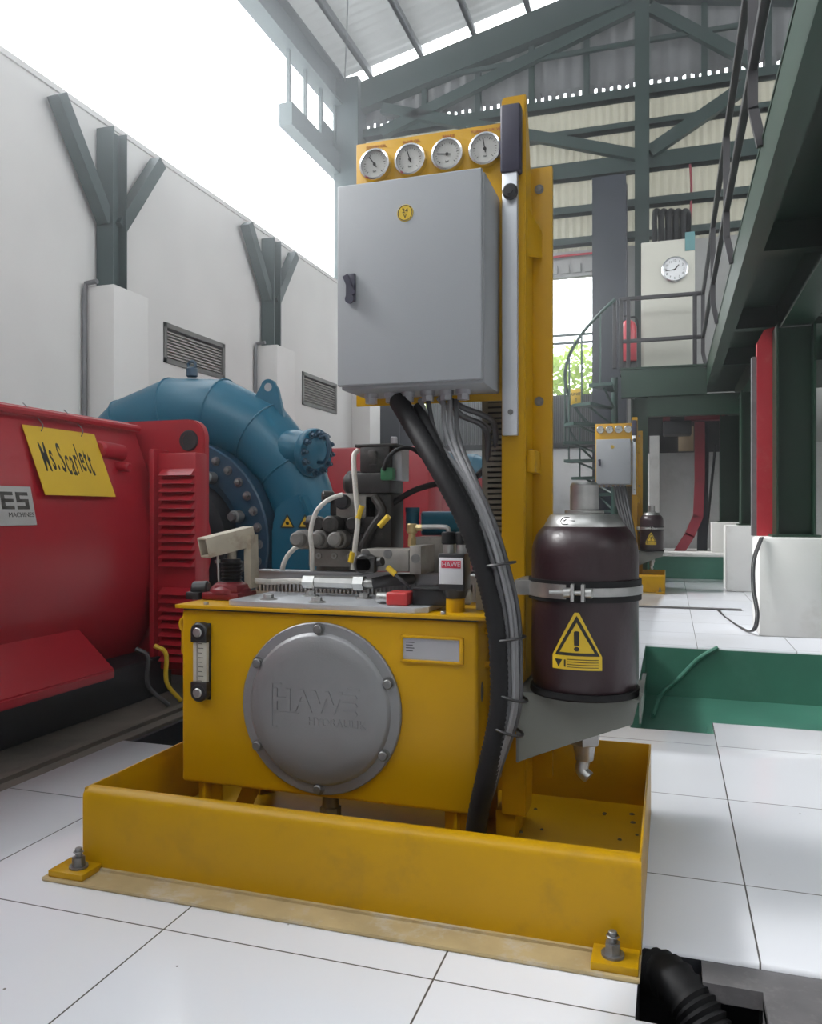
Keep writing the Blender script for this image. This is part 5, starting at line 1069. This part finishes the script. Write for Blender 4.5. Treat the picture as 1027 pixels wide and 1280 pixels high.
# right hand valve block
b = MB(); b.box(-0.815, -0.675, 2.07, 2.20, vz(716) + 0.012, vz(684) - 0.002, 0.003); b.box(-0.673, -0.640, 2.07, 2.20, vz(719) + 0.012, vz(680), 0.002); rb_ = b.build('end_block', 'manifold', VM)
for (x, z) in ((-0.80, vz(690)), (-0.735, vz(690)), (-0.655, vz(695))):
    b = MB(); b.lathe([(0.006, 0.001), (0.0125, 0.001), (0.0125, -0.002)], (x, 2.069, z), YM, 16); b.lathe([(0, 0.0005), (0.009, 0.0005)], (x, 2.069, z), YM, 16); b.build('socket_screw', 'bolt_dark', rb_)
b = MB(); b.cyl((-0.79, 2.07, vz(702)), (-0.79, 2.02, vz(702)), 0.028, n=20, bev=0.005); b.box(-0.815, -0.755, 2.02, 2.05, vz(712), vz(692), 0.008); b.cyl((-0.76, 2.04, vz(700)), (-0.738, 2.035, vz(698)), 0.012, n=14); b.build('plug_connector', 'solenoid', rb_)
b = MB(); b.tube([aty(484, 709, 2.03), aty(494, 718, 2.03)], 0.008, 10, smooth=False); b.build('yellow_sleeve', 'yellow_tag', rb_)
b = MB(); fx = -0.685; b.cyl((fx, 2.13, vz(682)), (fx, 2.13, vz(672)), 0.012, n=6); b.cyl((fx, 2.13, vz(672)), (fx, 2.13, vz(664)), 0.010, n=14); b.cyl((fx, 2.13, vz(666)), (fx, 2.13, vz(654)), 0.015, n=16, bev=0.003); b.cyl((fx, 2.13, vz(659)), (fx + 0.03, 2.13, vz(659)), 0.010, n=6); b.build('brass_fitting', 'brass', VM)
b = MB(); b.tube([(fx + 0.03, 2.13, vz(658)), (fx + 0.09, 2.13, vz(658)), (fx + 0.103, 2.13, vz(660)), (fx + 0.106, 2.13, vz(665)), (fx + 0.106, 2.13, vz(690)), (fx + 0.106, 2.13, LZ)], 0.007, 10, sub=4); b.build('steel_pipe', 'zinc', VM)
b = MB(); b.cyl((-0.71, 2.3, vz(655)), (-0.55, 2.36, vz(655)), 0.036, n=28, bev=0.003); b.cyl((-0.735, 2.29, vz(665)), (-0.735, 2.29, vz(640)), 0.02, n=20); b.cyl((-0.735, 2.29, vz(640)), (-0.735, 2.29, vz(634)), 0.022, n=20); o = b.build('blue_filter', 'blue', VM)
b = MB(); b.box(-0.72, -0.60, 2.24, 2.34, LZ, vz(672), 0.004); b.build('filter_foot', 'manifold', VM)
# wires of the valve stack
def wire(name, pts, r_, m, label, cat='cable', group='wires on the valve stack'):
    b = MB(); b.tube(pts, r_, 10); return tag(b.build(name, m), label, cat, group)
wire('white_wire', [aty(447, 563, 2.17), aty(442, 572, 2.15), aty(444, 610, 2.13), aty(447, 650, 2.13), aty(444, 680, 2.13), aty(441, 712, 2.14)], 0.0075, 'cable_white', 'dirty white wire dropping from the top solenoid down the valve stack')
wire('solenoid_wire', [aty(428, 618, 2.14), aty(410, 625, 2.12), aty(395, 640, 2.11), aty(388, 665, 2.11), aty(390, 690, 2.12), aty(390, 713, 2.14)], 0.007, 'cable_white', 'white braided wire arching over the grey coils')
wire('oil_line', [aty(378, 682, 2.2), aty(370, 684, 2.19), aty(360, 694, 2.19), aty(354, 706, 2.19), aty(353, 716, 2.21)], 0.0075, 'cable_white', 'short white line bending down at the left of the valve stack')
wire('black_arc_wire', [aty(479, 588, 2.18), aty(484, 574, 2.18), aty(497, 562, 2.18), aty(515, 561, 2.2), aty(532, 575, 2.2), aty(552, 597, 2.15), aty(580, 625, 2.13)], 0.006, 'rubber', 'thin black wire arching from the top solenoid to the big hose')
wire('straight_cable', [aty(486, 632, 2.22), aty(520, 612, 2.25), aty(560, 602, 2.28), aty(590, 598, 2.25), aty(606, 586, 2.16)], 0.009, 'rubber', 'dark cable rising to the right from the valves to the slotted duct')
wire('plug_wire', [aty(494, 718, 2.03), aty(505, 728, 2.03), aty(512, 735, 2.05)], 0.004, 'cable_dark', 'short thin wire from the yellow sleeve to the black box')
# ---- hoses and cables hanging from the cabinet
def hp_(pts, Y_): return [aty(px, py, yy) for (px, py), yy in zip(pts, Y_)]
HB = [(497, 500), (515, 530), (548, 585), (580, 645), (604, 710), (620, 775), (625, 835), (624, 890), (610, 960), (598, 1015), (592, 1060)]
HYs = [2.0, 1.95, 1.88, 1.85, 1.84, 1.838, 1.838, 1.84, 1.85, 1.87, 1.9]
b = MB(); b.tube(hp_(HB, HYs), 0.0245, 14, ripple=0.0012, pitch=0.0095); tag(b.build('corrugated_hose', 'rubber', angle=60), 'thick black corrugated hose hanging from the near grey cabinet down past the tank', 'hose')
b = MB(); b.tube(hp_([(522, 508), (536, 535), (560, 585), (590, 640), (612, 690), (626, 750), (633, 800)], [2.0, 1.95, 1.90, 1.87, 1.865, 1.862, 1.862]), 0.012, 12, sub=10); tag(b.build('smooth_black_hose', 'rubber'), 'slim smooth black hose running beside the corrugated hose', 'hose')
offs = [(13, 'cable_grey', 0.0072, 1.845), (20, 'cable_grey', 0.0066, 1.855), (26, 'cable_dark', 0.0062, 1.862), (9, 'cable_dark', 0.0065, 1.832), (16, 'cable_grey', 0.0055, 1.835)]
tops = [(525, 500), (562, 498), (570, 500), (535, 502), (553, 498)]
names = ['grey cable leaving the third gland and joining the hose bundle', 'light grey cable in the bundle right of the corrugated hose', 'dark grey cable at the right edge of the hose bundle', 'dark cable close against the corrugated hose', 'thin grey cable in front of the hose bundle']
for (dx, m_, r_, y_), tp_, nm in zip(offs, tops, names):
    pts = [tp_, ((tp_[0] + 560) / 2 + dx * 0.6 - 8, 545), (568 + dx, 600), (588 + dx, 645), (606 + dx, 700), (621 + dx, 765), (628 + dx * 0.85, 830), (627 + dx * 0.8, 890), (612 + dx * 0.5, 960), (598 + dx * 0.3, 1020), (592 + dx * 0.3, 1060)]
    b = MB(); b.tube(hp_(pts, [2.0, 1.96, 1.90, 1.87, y_, y_, y_, y_, y_ + 0.01, y_ + 0.03, y_ + 0.05]), r_, 8); tag(b.build('control_cable', m_), nm, 'cable', 'cables in the hose bundle')
for i, (pts, nm) in enumerate((([(548, 497), (565, 515), (590, 525), (606, 532), (614, 545), (614, 580)], 'grey cable looping from the cabinet bottom into the slotted duct'), ([(556, 496), (580, 510), (606, 520), (618, 532), (619, 570)], 'upper grey cable looping into the slotted duct'), ([(560, 497), (575, 518), (600, 530), (609, 545), (609, 590)], 'lower grey cable looping into the slotted duct'))):
    ys_ = [2.0, 2.03, 2.08, 2.12, 2.15, 2.16][:len(pts)]
    b = MB(); b.tube(hp_(pts, ys_), 0.008, 8); tag(b.build('duct_cable', 'cable_dark' if i else 'cable_grey'), nm, 'cable', 'cables into the slotted duct')
for i, (px, py, nm) in enumerate(((622, 705, 'upper black cable tie around the hose bundle above the tank lid'), (634, 798, 'black cable tie around the hose bundle beside the type plate'), (637, 870, 'black cable tie around the hose bundle below the lifting eye'), (632, 912, 'lowest black cable tie around the hose bundle'))):
    c = aty(px, py, 1.845); b = MB(); dirv = Vector((-0.15 if i < 2 else 0.25, 0, 1)); dirv.normalize(); uu = Vector((0, 1, 0)); ww = uu.cross(dirv).normalized()
    b.tube([c + Vector((0.004, 0, 0)) + uu * 0.031 * math.cos(2 * math.pi * q / 28) + ww * 0.037 * math.sin(2 * math.pi * q / 28) for q in range(28)], 0.0035, 6, smooth=False, closed=True); tag(b.build('cable_tie', 'black'), nm, 'cable tie', 'cable ties on the hose bundle')
# corrugated pipe going down into the pit
b = MB(); b.tube([(-0.10, 1.80, -0.10), (-0.02, 1.72, -0.045), (0.04, 1.66, -0.06), (0.10, 1.60, -0.14), (0.15, 1.52, -0.28), (0.17, 1.47, -0.45)], 0.045, 16, ripple=0.003, pitch=0.012); tag(b.build('pit_hose', 'rubber', angle=60), 'black corrugated hose dropping into the floor pit beside the tray', 'hose')

# ---- the second, farther unit: copies of everything that sits on the near one
FAR = {HPU.name: 'far small yellow hydraulic power unit standing beyond the maroon bottle', AC.name: 'far small maroon accumulator bottle on the distant yellow unit',
       SP.name: 'steel band clamp around the far maroon bottle', KC.name: 'far small light grey control cabinet below four gauges on the distant unit',
       LV.name: 'far aluminium pump lever on the distant yellow column'}
for o in (HPU, AC, SP, KC, LV): copy_tree(o, off=OFF, label=FAR[o.name])
b = MB()
for k in range(5):
    b.tube([(-0.62 + k * 0.03, 9.55, 1.20), (-0.58 + k * 0.03, 9.50, 1.0), (-0.50 + k * 0.025, 9.42, 0.72), (-0.42 + k * 0.012, 9.40, 0.5), (-0.40 + k * 0.01, 9.42, 0.1)], 0.016, 6)
tag(b.build('cable_bundle', 'cable_dark'), 'dark cable bundle hanging below the far grey cabinet', 'cable')
b = MB(); b.box(-1.46, -0.055, 9.135, 10.07, 0.0, 0.010); struct(b.build('trim_grout_bed', 'grout_bed'), 'grout bed under the far unit')
# ---- haze added in place of lens glare: daylight from the open side scatters forward
hz_ = bpy.data.materials.new('glare_haze'); hz_.use_nodes = True
nt = hz_.node_tree; nt.nodes.clear(); o_ = nt.nodes.new('ShaderNodeOutputMaterial'); v_ = nt.nodes.new('ShaderNodeVolumeScatter')
v_.inputs['Color'].default_value = (0.95, 0.97, 1, 1); v_.inputs['Density'].default_value = 0.018; v_.inputs['Anisotropy'].default_value = 0.86
nt.links.new(v_.outputs[0], o_.inputs['Volume'])
b = MB(); b.box(-5.95, 6.66, -3.15, 14.3, -0.62, 10.0); hzo = b.build('haze', hz_); tag(hzo, 'thin haze added through the hall in place of lens glare', 'haze', kind='stuff'); hzo.display_type = 'WIRE'
